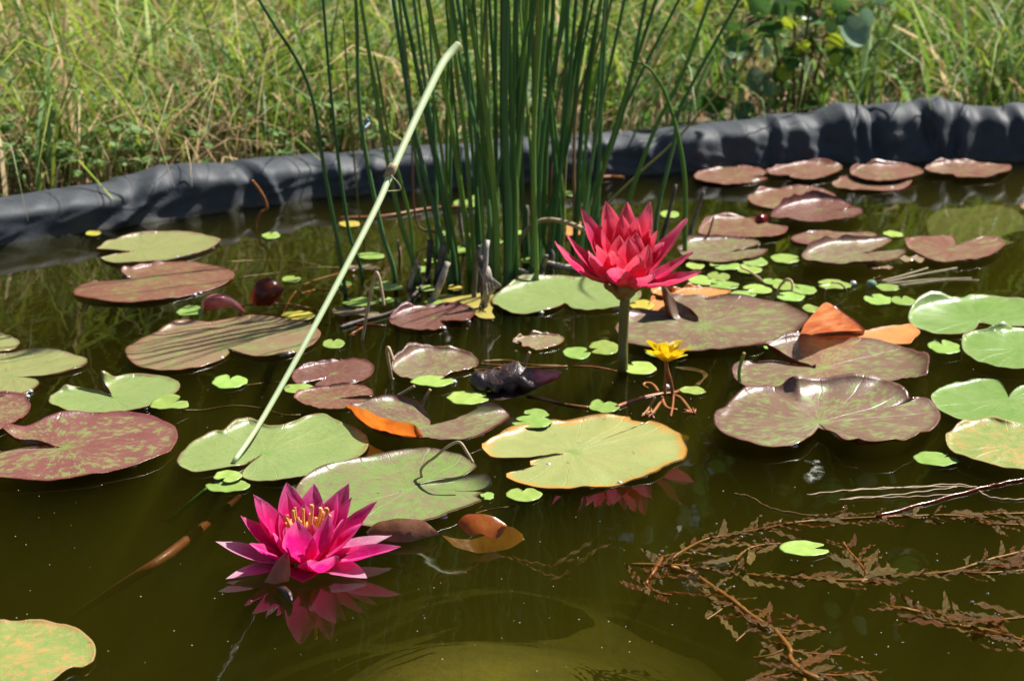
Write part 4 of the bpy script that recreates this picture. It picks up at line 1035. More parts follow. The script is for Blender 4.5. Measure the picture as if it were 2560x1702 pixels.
# --- red flower held above the water
foot = at(1557, 928)
Yr = foot.y
rec = atY(1560, 712, Yr)
red = empty('water_lily', (foot.x, foot.y, 0.0), 'red-pink water lily flower held above the water on a bare stem', 'water lily')
mb = MB()
tube(mb, sp3([at(1556, 945, -0.03) , foot, atY(1558, 840, Yr), atY(1563, 738, Yr)], 15), [0.0052]*16, 10)
mb.build('stem', [M['flower_stem']], red)
mb = MB(); prof = [(0.004, -0.0155), (0.007, -0.014), (0.0115, -0.009), (0.0140, -0.003), (0.013, 0.004), (0.008, 0.008)]
V = [(rec.x + r*math.cos(a*math.pi/8), rec.y + r*math.sin(a*math.pi/8), rec.z + z) for r, z in prof for a in range(16)]
mb.add(V, [(i*16+k, i*16+(k+1) % 16, (i+1)*16+(k+1) % 16, (i+1)*16+k) for i in range(len(prof)-1) for k in range(16)])
mb.build('receptacle', [M['sepal']], red)
def Zr(x, y): return 1360 + x / 5.6, 480 + y / 5.6
RED = [ # tip in the zoom, depth offset, width, bow, material
 (150,690,-.012,.026,.14,'petal_rose'),(320,605,.012,.025,.12,'petal_rose'),(2200,1115,-.022,.027,.10,'petal_rose'),(2080,845,.006,.025,.10,'petal_rose'),
 (2005,375,.022,.027,.08,'petal_rose'),(515,228,.028,.027,.06,'petal_rose'),(860,125,.046,.027,.04,'petal_red'),(1165,138,.052,.027,.04,'petal_red'),(1490,138,.046,.026,.05,'petal_rose'),
 (880,252,.030,.026,.05,'petal_red'),(1450,215,.032,.026,.05,'petal_red'),(1100,312,.030,.026,.04,'petal_red'),(1305,345,.026,.024,.05,'petal_red'),(1590,535,.012,.025,.08,'petal_red'),
 (735,735,-.024,.026,.14,'petal_red'),(812,485,.004,.026,.08,'petal_red'),(1050,598,-.004,.022,.08,'petal_red'),(1185,648,-.018,.026,.12,'petal_red'),(1290,560,.004,.024,.08,'petal_red'),
 (1465,735,-.034,.026,.16,'petal_red'),(1020,1045,-.056,.028,.10,'petal_rose'),(1540,1150,-.050,.028,.10,'petal_rose'),(960,810,-.030,.024,.14,'petal_red'),(1330,880,-.045,.026,.16,'petal_red'),
 (620,830,-.030,.026,.14,'petal_rose'),(1680,700,.020,.026,.08,'petal_rose'),(1500,520,.020,.024,.06,'petal_red'),(1200,600,-.002,.020,.06,'petal_red'),(700,420,.036,.026,.06,'petal_red'),(1350,480,.036,.024,.05,'petal_red')]
for x, y, d, w, bow, mt in RED:
    tip = atY(*Zr(x, y), Yr + d)
    h = Vector((tip.x - rec.x, tip.y - rec.y, 0)); h = h.normalized() if h.length > 1e-4 else Vector((0, -1, 0))
    petal(red, rec + h * 0.009 + Vector((0, 0, 0.001)), tip, w, mt, cup=0.5, bow=bow, ripple=0.0024)
for k, (xt, dd) in enumerate([(860, -.008), (1290, -.012)]):
    petal(red, rec + Vector((-.012 if k == 0 else .010, -.008, -.006)), atY(*Zr(xt, 1275), Yr - .016), 0.014, 'sepal', bow=0.1, name='sepal')

# --- magenta flower floating on the water
def Zm(x, y): return 520 + x / 3.92, 1190 + y / 3.92
base = at(*Zm(945, 905))
Ym = base.y
mag = empty('water_lily', (base.x, base.y, 0.0), 'open magenta water lily with orange stamens, floating on the dark water', 'water lily')
recm = base + Vector((0, 0, 0.006))
MAG = [(75,638,.004,.026,.10,'petal_pale'),(320,388,.016,.025,.10,'petal_magenta'),(445,178,.030,.027,.08,'petal_magenta'),(770,55,.052,.027,.06,'petal_magenta'),(1040,72,.062,.026,.05,'petal_magenta'),
 (1382,72,.052,.027,.06,'petal_magenta'),(1655,243,.030,.026,.08,'petal_magenta'),(1522,460,.0,.026,.10,'petal_magenta'),(1890,690,-.004,.026,.05,'petal_magenta'),(1800,580,.034,.023,.04,'petal_pale'),
 (560,512,.036,.020,.05,'petal_pale'),(770,152,.036,.024,.07,'petal_magenta'),(1270,158,.036,.024,.07,'petal_magenta'),(945,265,.032,.022,.07,'petal_magenta'),(1118,240,.034,.022,.07,'petal_magenta'),
 (1412,205,.030,.024,.08,'petal_magenta'),(525,225,.020,.025,.09,'petal_magenta'),(705,358,.012,.024,.10,'petal_magenta'),(870,430,-.030,.027,.16,'petal_magenta'),(1182,370,-.020,.025,.14,'petal_magenta'),
 (405,662,-.020,.025,.08,'petal_magenta'),(1012,448,-.006,.018,.10,'petal_magenta'),(1240,330,.014,.022,.08,'petal_magenta'),(760,480,-.012,.022,.12,'petal_magenta'),(1330,420,-.004,.024,.10,'petal_magenta'),
 (640,560,-.012,.024,.10,'petal_magenta')]
for x, y, d, w, bow, mt in MAG:
    tip = atY(*Zm(x, y), Ym + d)
    tip.z = max(tip.z, 0.006)
    h = Vector((tip.x - recm.x, tip.y - recm.y, 0)); h = h.normalized() if h.length > 1e-4 else Vector((0, -1, 0))
    petal(mag, recm + h * 0.006, tip, w, mt, cup=0.42, bow=bow, ripple=0.0009)
# petals resting on the water
for x, y, w, mt, z in [(1560,998,.030,'petal_pale',.003),(930,1042,.028,'petal_magenta',.003),(175,1005,.022,'petal_pale',.0015),(560,960,.022,'petal_magenta',.002)]:
    tip = at(*Zm(x, y), z)
    h = (tip - recm); h.z = 0; h.normalize()
    petal(mag, recm + h * 0.008 - Vector((0, 0, .002)), tip, w, mt, cup=0.22, bow=-0.02, ripple=0.0004)
petal(mag, recm + Vector((.006, -.01, .002)), atY(*Zm(1240, 778), Ym - .042), .026, 'petal_magenta', cup=0.5, bow=0.2)
petal(mag, recm + Vector((.006, -.012, .0)), atY(*Zm(1010, 815), Ym - .034), .020, 'petal_magenta', cup=0.4, bow=0.2)
for x, y in [(1020,295),(850,322),(832,350),(932,325),(1108,325),(1172,328),(765,395),(760,460),(1000,380),(972,462),(1062,420),(885,420),(1130,360),(800,440),(1150,440),(905,450),(1200,395)]:
    mb = MB()
    d = random.uniform(-.012, .014); tip = atY(*Zm(x, y), Ym + d)
    b_ = recm + Vector(((tip.x-recm.x)*0.45, d*0.5, 0.016))
    mid = b_.lerp(tip, 0.55) + Vector(((tip.x-recm.x)*0.12, 0, 0.004))
    end = tip + Vector(((recm.x-tip.x)*0.12, 0, 0.0005))
    tube(mb, sp3([b_, mid, tip, end], 9), [.0013]*10, 5)
    mb.build('stamen', [M['stamen']], mag)
# spent brown petal hanging at its front
bp_ = empty('wilted_petal', at(*Zm(700, 1020)), 'wilted brown petal standing against the front of the magenta flower', 'wilted petal')
Yw = at(*Zm(700, 1040)).y
sheet3('blade', bp_, [[atp('N', *Zm(550,1040), Yw-.004), atp('N', *Zm(600,960), Yw-.004), atp('N', *Zm(680,820), Yw), atp('N', *Zm(765,740), Yw+.004)],
                      [atp('N', *Zm(640,1060), Yw-.014), atp('N', *Zm(690,960), Yw-.012), atp('N', *Zm(740,850), Yw-.006), atp('N', *Zm(775,745), Yw+.003)],
                      [atp('N', *Zm(790,1030), Yw-.004), atp('N', *Zm(808,930), Yw-.003), atp('N', *Zm(800,820), Yw), atp('N', *Zm(785,742), Yw+.004)]], 'brown_petal')
sheet3('dark_tip', bp_, [[atp('N', *Zm(745,770), Yw-.001), atp('N', *Zm(765,738), Yw+.003)], [atp('N', *Zm(765,790), Yw-.008), atp('N', *Zm(775,742), Yw+.001)], [atp('N', *Zm(792,775), Yw-.001), atp('N', *Zm(786,742), Yw+.003)]], 'dark_wet')
sheet3('lower_flap', bp_, [[at(*Zm(640,1095), -.003), at(*Zm(720,1140), .001), at(*Zm(790,1230), .002)], [at(*Zm(690,1080), .004), at(*Zm(770,1120), .010), at(*Zm(822,1225), .004)],
                           [at(*Zm(740,1060), .002), at(*Zm(810,1120), .006), at(*Zm(832,1190), .002)]], 'dark_wet')

# ------------------------------------------------------------------ reeds
M['reed'] = m = fibre_mat('reed', (0.050, 0.150, 0.045), (0.105, 0.235, 0.075), (0.30, 0.17, 0.07), 0.95, 0.36, 0.32)
M['reed_light'] = fibre_mat('reed_light', (0.105, 0.235, 0.035), (0.19, 0.33, 0.075), (0.34, 0.20, 0.08), 0.94, 0.36, 0.35, blot=(0.20, 0.24, 0.05))
M['reed_yellow'] = fibre_mat('reed_yellow', (0.24, 0.26, 0.05), (0.34, 0.29, 0.09), (0.36, 0.20, 0.08), 0.8, 0.42, 0.3, blot=(0.26, 0.13, 0.04))
M['reed_dry'] = simple_mat('reed_dry', (0.30, 0.17, 0.07), (0.20, 0.10, 0.04), 30, 0.55, 0.15, 0.2)
M['stalk_pale'] = fibre_mat('stalk_pale', (0.42, 0.56, 0.30), (0.56, 0.66, 0.42), (0.50, 0.44, 0.24), 0.97, 0.45, 0.3, 30, blot=(0.52, 0.52, 0.30))
clump = empty('reed_clump', at(1250, 660), 'tall clump of dark green reeds standing in the water before the liner', 'reeds')
def reed(pts, foot_y, width, mat, extra=0.35, lean=0.0, flat=0.35, name='stem', tip_taper=True):
    """pts: native pixels from foot upwards; all at the depth of the foot, leaning by `lean` metres per metre"""
    Y = at(pts[0][0], foot_y).y
    P = []
    for i, (x, y) in enumerate(pts):
        p = atY(x, y, Y)
        P.append(atY(x, y, Y + lean * max(0, p.z)))
    P.insert(0, P[0] + Vector((0, 0, -0.12)) + (P[0] - P[1]).normalized() * 0.0)
    if extra:
        d = (P[-1] - P[-2]).normalized(); d2 = (d + Vector((d.x*0.25, -0.05, -0.06))).normalized()
        P += [P[-1] + d * extra * 0.55, P[-1] + d * extra * 0.55 + d2 * extra * 0.45]
    S = sp3(P, 5 * (len(P) - 1)); n = len(S)
    # light curve so that no two stems run parallel
    sw = random.uniform(-1, 1) * 0.006
    S = [p + Vector((sw * math.sin(math.pi * i / n), 0, 0)) for i, p in enumerate(S)]
    rad = [width * 0.5 * (1 - 0.55 * (i / (n-1)) ** 2) for i in range(n)]
    if tip_taper:
        for k in range(1, 5): rad[-k] *= (k - 0.8) / 4.2
    mb = MB(); a = random.uniform(-0.9, 0.9)
    tube(mb, S, rad, 6, flat, (math.sin(a), -math.cos(a), 0.1))
    return mb.build(name, [M[mat]], clump)
def b2n(x, y): return (850 + x / TS, y / TS)
TRACED = [ # (foot native, list of tile-B points upwards, width m, material)
 ((868,735), [(-85,1180),(-200,560),(-533,0)], .0045, 'reed'),
 ((912,697), [(80,1560),(-20,760),(-90,-20)], .0045, 'reed'),
 ((905,600), [(110,1500),(40,800),(0,200)], .0035,'reed_yellow'),
 ((992,702), [(300,1564),(165,830),(130,0)], .0055, 'reed'),
 ((1049,706), [(430,1500),(300,830),(165,0)], .0060, 'reed_light'),
 ((1030,680), [(470,1500),(330,950),(250,480)], .0050, 'reed_light'),
 ((1131,706), [(690,1500),(545,900),(395,0)], .0062, 'reed'),
 ((1098,690), [(600,1350),(530,900),(440,0)], .0055, 'reed'),
 ((1100,600), [(520,1500),(490,700),(430,150)], .0030, 'reed_dry'),
 ((1145,700), [(770,1564),(640,870),(460,0)], .0065, 'reed'),
 ((1150,690), [(740,1300),(690,900),(600,350),(550,0)], .0055, 'reed_light'),
 ((1125,640), [(738,1400),(745,700),(740,0)], .0045, 'reed'),
 ((1185,690), [(900,1564),(860,1000),(800,550),(745,0)], .0085, 'reed_light'),
 ((1230,700), [(1040,1400),(960,900),(860,450),(790,0)], .0075, 'reed'),
 ((1222,690), [(1010,1500),(930,800),(880,0)], .0065, 'reed_light'),
 ((1248,715), [(1085,1400),(1020,700),(920,100),(900,0)], .0080, 'reed_light'),
 ((1235,680), [(1060,1450),(1045,800),(1050,0)], .0062, 'reed_light'),
 ((1262,715), [(1130,1500),(1100,800),(1110,0)], .0105, 'reed'),
 ((1268,712), [(1165,1500),(1150,800),(1170,0)], .0095, 'reed'),
 ((1280,690), [(1210,1500),(1190,900),(1140,0)], .0060, 'reed_light'),
 ((1218,690), [(1040,1500),(1180,760),(1345,-10)], .0042, 'reed'),
 ((1285,690), [(1195,1500),(1270,820),(1360,0)], .0065, 'reed'),
 ((1325,650), [(1320,1500),(1250,500),(1215,0)], .0058, 'reed_light'),
 ((1330,660), [(1300,1500),(1310,700),(1290,0)], .0070, 'reed'),
 ((1345,640), [(1370,1500),(1395,700),(1435,0)], .0065, 'reed_light'),
 ((1395,640), [(1520,1500),(1440,760),(1350,0)], .0062, 'reed_light'),
 ((1385,650), [(1490,1500),(1420,760),(1390,0)], .0055, 'reed'),
 ((1370,650), [(1400,1564),(1580,900),(1680,0)], .0065, 'reed'),
 ((1400,640), [(1510,1400),(1600,700),(1720,0)], .0062, 'reed'),
 ((1430,620), [(1600,1564),(1650,700),(1770,0)], .0065, 'reed'),
 ((1455,610), [(1680,1564),(1710,700),(1800,0)], .0065, 'reed_light'),
 ((1440,600), [(1640,1564),(1640,750),(1780,350),(1890,0)], .0040, 'reed_dry'),
 ((1370,620), [(1430,1400),(1480,700),(1640,160)], .0035, 'reed_dry'),
 ((1470,600), [(1740,1400),(1760,700),(1800,0)], .0060, 'reed'),
 ((1500,590), [(1780,1300),(1960,750),(2110,0)], .0058, 'reed'),
 ((1480,590), [(1740,1350),(1990,720),(2355,-10)], .0060, 'reed'),
 ((1560,600), [(1985,1380),(2160,900),(2359,500),(2540,0)], .0055, 'reed_light'),
 ((1640,610), [(2180,1450),(2290,1000),(2359,700),(2740,0)], .0058, 'reed'),
 ((1500,560), [(1860,1400),(2090,1180),(2330,960),(2830,400)], .0040, 'reed_yellow'),
]
for foot_, up, w, mt in TRACED:
    pts = [foot_] + [b2n(*q) for q in up]
    pts = [pts[0]] + [q for q in pts[1:] if q[1] < pts[0][1] - 30]
    ends_in = pts[-1][1] > 30
    reed(pts, foot_[1], w, mt, extra=(0.02 if ends_in else random.uniform(0.30, 0.62)), lean=random.uniform(-0.1, 0.14))
for k in range(36):
    fx = random.gauss(1270, 95); fy = random.uniform(575, 712)
    tx = 1270 + (fx - 1270) * random.uniform(1.1, 1.9) + random.gauss(0, 45)
    reed([(fx, fy), ((fx*0.6+tx*0.4) + random.gauss(0, 8), fy*0.5), (tx, -10)], fy, random.uniform(.0035, .0072), random.choice(['reed', 'reed', 'reed_light', 'reed_light', 'reed_yellow' if k % 6 == 0 else 'reed']),
         extra=random.uniform(0.1, 0.6), lean=random.uniform(-0.1, 0.2))
# the nodding stem with a withered tip
Yn = at(1712, 640).y
mb = MB(); S = sp3([atY(1712, 640, Yn), atY(1713, 530, Yn), atY(1711, 440, Yn), atY(1695, 340, Yn), atY(1665, 240, Yn), atY(1630, 180, Yn-.01), atY(1600, 158, Yn-.015), atY(1573, 152, Yn-.02)], 42)
tube(mb, S, [.0030*(1-.75*(i/42)**2) for i in range(len(S))], 6)
mb.build('nodding_stem', [M['reed_light']], clump)
# arched straw-coloured stem
Ya = at(1290, 660).y
mb = MB(); S = sp3([atY(1288, 662, Ya), atY(1300, 600, Ya), atY(1335, 560, Ya-.01), atY(1380, 550, Ya-.02), atY(1440, 565, Ya-.03), atY(1480, 590, Ya-.04)], 30)
tube(mb, S, [.0028]*len(S), 6); mb.build('arched_stem', [M['straw']], clump)
# dead stubs at the foot of the clump
STUB = [((1070,690),(1075,600),.007,'dead_grey'),((1092,700),(1110,610),.009,'dead_grey'),((1085,752),(1119,655),.0075,'bleached'),((1045,700),(1040,650),.008,'dead_grey'),((1185,745),(1198,615),.006,'dead_grey'),((1208,770),(1200,640),.0065,'dead_grey'),
        ((1215,770),(1218,600),.006,'bleached'),((1310,610),(1312,515),.010,'dead_grey'),((1355,700),(1365,640),.007,'dead_grey'),((1160,620),(1150,500),.005,'dead_grey'),((1025,720),(1042,650),.005,'bleached'),((1350,690),(1326,660),.004,'bleached'),((1000,640),(993,600),.004,'straw'),((1380,660),(1372,610),.006,'dead_grey')]
for (fx, fy), (tx, ty), w, mt in STUB:
    Y = at(fx, fy).y; mb = MB()
    S = sp3([atY(fx, fy, Y) - Vector((0,0,.03)), atY(fx, fy, Y), atY((fx+tx)/2 + random.uniform(-5,5), (fy+ty)/2, Y + random.uniform(-.01,.01)), atY(tx, ty, Y + random.uniform(-.015,.01))], 9)
    tube(mb, S, [w*.5*random.uniform(.75,1.15) for _ in S], 6, .7); mb.build('dead_stub', [M[mt]], clump)
mb = MB()
for k in range(5):      # frayed sheath
    Y = at(1205, 765).y
    S = sp3([atY(1205+k*4, 610+k*14, Y-.008), atY(1198+k*8, 670+k*6, Y-.015), atY(1215+k*9, 715, Y-.016), atY(1205+k*8+random.uniform(-8,20), 770-k*12, Y-.01)], 9)
    tube(mb, S, [.0006+.0012*random.random() for _ in S], 5, .4)
mb.build('frayed_sheath', [M['bleached']], clump)

# the two dark snapped stalks behind the red flower
for (pts, w, lab) in [([(1652,610),(1668,550),(1690,462)], .008, 'dark snapped stalk leaning just behind the red flower, next to the nodding reed'),
                      ([(1722,602),(1738,540),(1760,478)], .008, 'dark snapped stalk with a pale broken tip, between the red flower and the brown pads'),
                      ([(1765,608),(1775,575),(1785,540)], .004, 'short thin dark twig standing up at the greyish brown pad')]:
    Y = at(*pts[0]).y; mb = MB()
    S = sp3([atY(*pts[0], Y)-Vector((0,0,.03))]+[atY(*q, Y) for q in pts], 12)
    tube(mb, S, [w*.5*(1-.55*i/len(S))*random.uniform(.85,1.15) for i in range(len(S))], 6, .8)
    o = mb.build('broken_stalk', [M['dead_grey']]); tag(o, lab, 'broken stalk')
for (pts, w, mt, lab) in [([(1358,655),(1415,668),(1475,678)], .007, 'bleached', 'white bleached stick lying on the water behind the grey-green pad'),
                      ([(1270,665),(1310,680),(1345,690)], .005, 'bleached', 'thin bleached twig lying at the foot of the reeds'),
                      ([(850,818),(905,800),(1000,770),(1075,690)], .004, 'dead_grey', 'long dark twig slanting from the reeds down to the bent straw'),
                      ([(1500,445),(1530,443),(1560,445)], .006, 'rust_stem', 'short reddish twig floating by the liner behind the reeds'),
                      ([(850,545),(960,540),(1080,520),(1180,515)], .0035, 'rust_stem', 'long rusty stem floating across the liner reflection behind the reeds')]:
    mb = MB(); S = sp3([at(*q, .002) for q in pts], 15)
    tube(mb, S, [w*.5*random.uniform(.8,1.1) for _ in S], 6); o = mb.build('floating_stick', [M[mt]]); tag(o, lab, 'stick')

# ------------------------------------------------------------------ pale leaning stalk
stalk = empty('leaning_stalk', at(590, 1165), 'long pale green stalk leaning from the lily pads up across the reeds', 'stalk')
y0, y1 = at(590, 1165).y, at(590, 1165).y + 0.44
P = []
for x, y, k in [(585,1172,0),(660,1040,.12),(800,790,.34),(930,540,.58),(975,440,.68),(1040,295,.83),(1100,170,.96),(1125,135,1.0),(1147,112,1.02)]:
    P.append(atY(x, y, y0 + (y1-y0)*k))
P[0].z = 0.004
S = sp3(P, 48); mb = MB()
tube(mb, S, [.0022 + .0022*min(1, i/len(S)*1.2) for i in range(len(S))], 8); mb.build('stem', [M['stalk_pale']], stalk)
nd = atY(975, 432, y0+(y1-y0)*.68); mb = MB()
tube(mb, [nd+Vector((-.003,0,-.006)), nd, nd+Vector((.004,0,.008))], [.0044,.0050,.0045], 8); mb.build('node_sheath', [M['straw']], stalk)
mb = MB(); S = sp3([nd+Vector((0,-.006,0)), nd+Vector((.008,-.008,-.008)), nd+Vector((.010,-.006,-.016)), nd+Vector((-.004,-.007,-.017))], 9); tube(mb, S, .0007, 5); mb.build('tendril', [M['straw']], stalk)
# submerged end of it
mb = MB(); S = sp3([at(520,1220,-.004), at(470,1262,-.018), at(428,1298,-.035)], 9); tube(mb, S, .002, 6)
o = mb.build('drowned_shoot', [M['reed_light']]); tag(o, 'green stem running underwater from the glossy little leaf to a brown frayed end', 'stem')
mb = MB()
for k in range(7):
    q = at(428,1298,-.035); tube(mb, [q, q+Vector((random.uniform(-.014,.004), random.uniform(-.008,.008), random.uniform(-.004,.004)))], [.0011,.0005], 4)
fe = mb.build('frayed_end', [M['rust_stem']], o)
mb = MB(); S = sp3([at(175,1545,-.10), at(300,1465,-.055), at(415,1390,-.034), at(535,1295,-.05), at(600,1240,-.08)], 20); tube(mb, S, [.0045*(0.5+0.5*math.sin(math.pi*i/20)) for i in range(len(S))], 7)
o = mb.build('drowned_stalk', [M['rust_stem']]); tag(o, 'thick orange-brown lily stalk slanting down through the murky water', 'stalk')

# ------------------------------------------------------------------ wilted leaves and buds
o = empty('wilted_leaf', at(555, 770), 'pink rolled leaf half sunk in the water, tip resting on a little green leaf', 'wilted leaf')
Yp = at(545, 785).y
sheet3('blade', o, [[atp('D',1385,585,Yp), atp('D',1400,510,Yp), atp('D',1480,478,Yp), atp('D',1570,490,Yp), atp('D',1640,545,Yp), atp('D',1680,600,Yp)],
                    [atp('D',1390,592,Yp-.02), atp('D',1430,530,Yp-.024), atp('D',1500,510,Yp-.026), atp('D',1560,530,Yp-.022), atp('D',1610,570,Yp-.014), atp('D',1660,605,Yp-.004)],
                    [atp('D',1395,600,Yp-.012), atp('D',1440,590,Yp-.016), atp('D',1500,578,Yp-.018), atp('D',1560,566,Yp-.016), atp('D',1600,575,Yp-.010), atp('D',1650,608,Yp-.002)]], 'pink_wet')
o2 = empty('wilted_leaf', at(665, 765), 'glossy dark maroon leaf standing out of the water beside the pink rolled leaf', 'wilted leaf')
Yp = at(668, 768).y
sheet3('blade', o2, [[atp('D',1710,535,Yp), atp('D',1730,450,Yp), atp('D',1780,385,Yp), atp('D',1840,370,Yp)],
                     [atp('D',1760,560,Yp-.012), atp('D',1790,480,Yp-.014), atp('D',1830,410,Yp-.008), atp('D',1870,378,Yp)],
                     [atp('D',1850,560,Yp-.010), atp('D',1880,490,Yp-.012), atp('D',1890,430,Yp-.008), atp('D',1905,395,Yp)],
                     [atp('D',1905,530,Yp), atp('D',1935,470,Yp), atp('D',1950,450,Yp), atp('D',1935,430,Yp)]], 'maroon_wet')
mb = MB(); tube(mb, sp3([at(*nat('D',1650,560),.003), at(*nat('D',1720,550),.006), at(*nat('D',1900,545),.003), at(*nat('D',2050,560),.001), at(*nat('D',2220,610),-.004)], 16), .0012, 5); mb.build('stem', [M['rust_stem']], o2)
o = empty('spent_bud', at(1300, 985), 'dark spent lily bud with a pink tip lying on the water', 'flower bud')
ax = [at(*nat('E',920,1110),.010), at(*nat('E',1000,1075),.013), at(*nat('E',1120,1065),.015), at(*nat('E',1250,1065),.015), at(*nat('E',1340,1062),.014)]
mb = MB(); S = sp3(ax, 16); tube(mb, S, [.004+.0115*math.sin(math.pi*min(1,(i+2)/len(S)*.8)) for i in range(len(S))], 14, .7, (0,-.3,1), lump=.9, lfreq=130); mb.build('scales', [M['dark_wet']], o)
mb = MB(); S = sp3([at(*nat('E',1280,1062),.014), at(*nat('E',1380,1050),.015), at(*nat('E',1450,1035),.013), at(*nat('E',1508,1025),.010)], 12); tube(mb, S, [.0105*(1-.7*(i/12)**2)for i in range(len(S))], 12, .7, (0,-.3,1), lump=.6, lfreq=150); mb.build('pink_tip', [M['pink_wet']], o)
sheet3('lower_flap', o, [[at(*nat('E',1000,1160),.003), at(*nat('E',1150,1120),.006), at(*nat('E',1300,1110),.006), at(*nat('E',1430,1075),.006)],
                         [at(*nat('E',1010,1195),.002), at(*nat('E',1120,1205),.002), at(*nat('E',1260,1170),.002), at(*nat('E',1425,1085),.004)]], 'dark_wet')
# amber leaf fragments in front of the mottled pad
o = empty('dead_leaf', at(1000, 1350), 'brown rolled dead leaf floating beside the magenta flower', 'dead leaf')
Yd = at(*nat('H',430,590)).y
sheet3('blade', o, [[atp('H',180,550,Yd+.006), atp('H',260,480,Yd+.004), atp('H',400,458,Yd+.004), atp('H',560,465,Yd+.004), atp('H',620,505,Yd)],
                    [atp('H',190,565,Yd-.002), atp('H',290,540,Yd-.004), atp('H',420,545,Yd-.006), atp('H',560,530,Yd-.004), atp('H',650,525,Yd-.002)],
                    [atp('H',220,590,Yd-.004), atp('H',320,610,Yd-.006), atp('H',430,625,Yd-.008), atp('H',560,595,Yd-.006), atp('H',685,560,Yd-.002)]], 'brown_petal')
o = empty('dead_leaf', at(1210, 1340), 'bright amber dead leaf with a torn hole, floating next to the brown rolled leaf', 'dead leaf')
Yd = at(*nat('H',980,600)).y
sheet3('blade', o, [[atp('H',800,495,Yd), atp('H',840,445,Yd+.003), atp('H',890,420,Yd+.004), atp('H',1000,430,Yd+.004), atp('H',1090,455,Yd+.003), atp('H',1145,505,Yd)],
                    [atp('H',820,510,Yd-.002), atp('H',880,490,Yd-.004), atp('H',960,500,Yd-.005), atp('H',1040,495,Yd-.004), atp('H',1100,505,Yd-.003), atp('H',1142,515,Yd-.003)],
                    [atp('H',850,535,Yd-.005), atp('H',900,580,Yd-.009), atp('H',960,560,Yd-.010), atp('H',1040,585,Yd-.010), atp('H',1090,580,Yd-.006), atp('H',1135,530,Yd-.002)]], 'amber_leaf')
sheet3('sunken_half', o, [[at(*nat('H',700,570),-.004), at(*nat('H',900,600),-.012), at(*nat('H',1150,510),-.004), at(*nat('H',1250,560),-.008)],
                          [at(*nat('H',780,640),-.012), at(*nat('H',950,690),-.02), at(*nat('H',1150,660),-.016), at(*nat('H',1265,600),-.010)]], 'amber_leaf')
o = empty('wilted_leaf', at(*nat('C', 560, 1530)), 'crumpled dark red leaf caught between the pads by the liner', 'wilted leaf')
Yp = at(*nat('C', 560, 1530)).y
sheet3('blade', o, [[atp('C',505,1525,Yp), atp('C',530,1475,Yp), atp('C',590,1468,Yp), atp('C',615,1500,Yp)], [atp('C',520,1540,Yp-.01), atp('C',550,1505,Yp-.016), atp('C',585,1500,Yp-.012), atp('C',605,1520,Yp-.004)], [atp('C',540,1555,Yp-.006), atp('C',570,1550,Yp-.01), atp('C',590,1545,Yp-.008), atp('C',600,1530,Yp-.004)]], 'maroon_wet')
# dry litter by the crescent pad
for (x, y, w, h, lab) in [(1590,245,170,50,'pinkish tan scrap of dead leaf touching the crescent-like pad'), (1370,295,180,40,'flat pinkish scrap of dead leaf in front of the red-bellied pad')]:
    pad('leaf_scrap', 'F', [(x-w/2,y),(x-w*.3,y-h*.45),(x-w*.05,y-h*.25),(x+w*.2,y-h*.5),(x+w/2,y-h*.1),(x+w*.35,y+h*.4),(x+w*.05,y+h*.2),(x-w*.25,y+h*.45)], (x,y), 'pad_tan', lab, cat='leaf scrap', rim=0.5, dz=.002)
for (x, y, w, h, lab) in [(110,610,330,70,'pale tan scrap of rotting reed floating under the bent straw'), (150,305,260,40,'tan strip of rotting leaf among the outer reeds')]:
    pad('leaf_scrap', 'E', [(x-w/2,y),(x-w*.3,y-h*.4),(x,y-h*.3),(x+w*.2,y-h*.5),(x+w/2,y),(x+w*.3,y+h*.4),(x-w*.1,y+h*.25),(x-w*.3,y+h*.45)], (x,y), 'pad_tan', lab, cat='leaf scrap', rim=0.5)
M['algae'] = simple_mat('algae', (0.22, 0.20, 0.035), (0.36, 0.30, 0.06), 50, 0.5, 0.1, 0.6)
pad('algae_mat', 'E', [(600,510),(700,485),(850,490),(980,470),(1060,490),(1060,540),(1040,600),(1060,640),(960,640),(880,590),(760,560),(640,560)], (850,530), 'pad_mixed', 'mustard yellow algae scum floating at the foot of the reeds', cat='algae', rim=0.0, z0=0.0014, wave=1.0).data.materials[0] = M['algae']
# pale bubble and shells
def ball(name, c, r, mat, label, cat):
    mb = MB(); V = []
    for i in range(9):
        a = -math.pi/2 + math.pi*i/8
        for k in range(16): V.append((c.x+r*math.cos(a)*math.cos(k*math.pi/8), c.y+r*math.cos(a)*math.sin(k*math.pi/8), c.z+r*.82*math.sin(a)))
    mb.add(V, [(i*16+k, i*16+(k+1) % 16, (i+1)*16+(k+1) % 16, (i+1)*16+k) for i in range(8) for k in range(16)])
    o = mb.build(name, [M[mat]]); return tag(o, label, cat)
M['bubble'] = m; m2, t2, b2 = mat_base('bubble_skin'); M['bubble'] = m2
b2.inputs['Base Color'].default_value = (0.42, 0.62, 0.42, 1); b2.inputs['Roughness'].default_value = 0.08; b2.inputs['Transmission Weight'].default_value = 0.6; b2.inputs['IOR'].default_value = 1.2
ball('bubble', at(*nat('F',1312,412), .004), .0062, 'bubble', 'pale green shiny bubble on the water among the little leaves', 'bubble')
ball('bubble', at(*nat('F',1188,408), .002), .0040, 'bead', 'small clear bubble next to the pale green one', 'bubble')
ball('bubble', at(1666, 967, .002), .0035, 'bead', 'small clear bubble at the foot of the yellow flower', 'bubble')

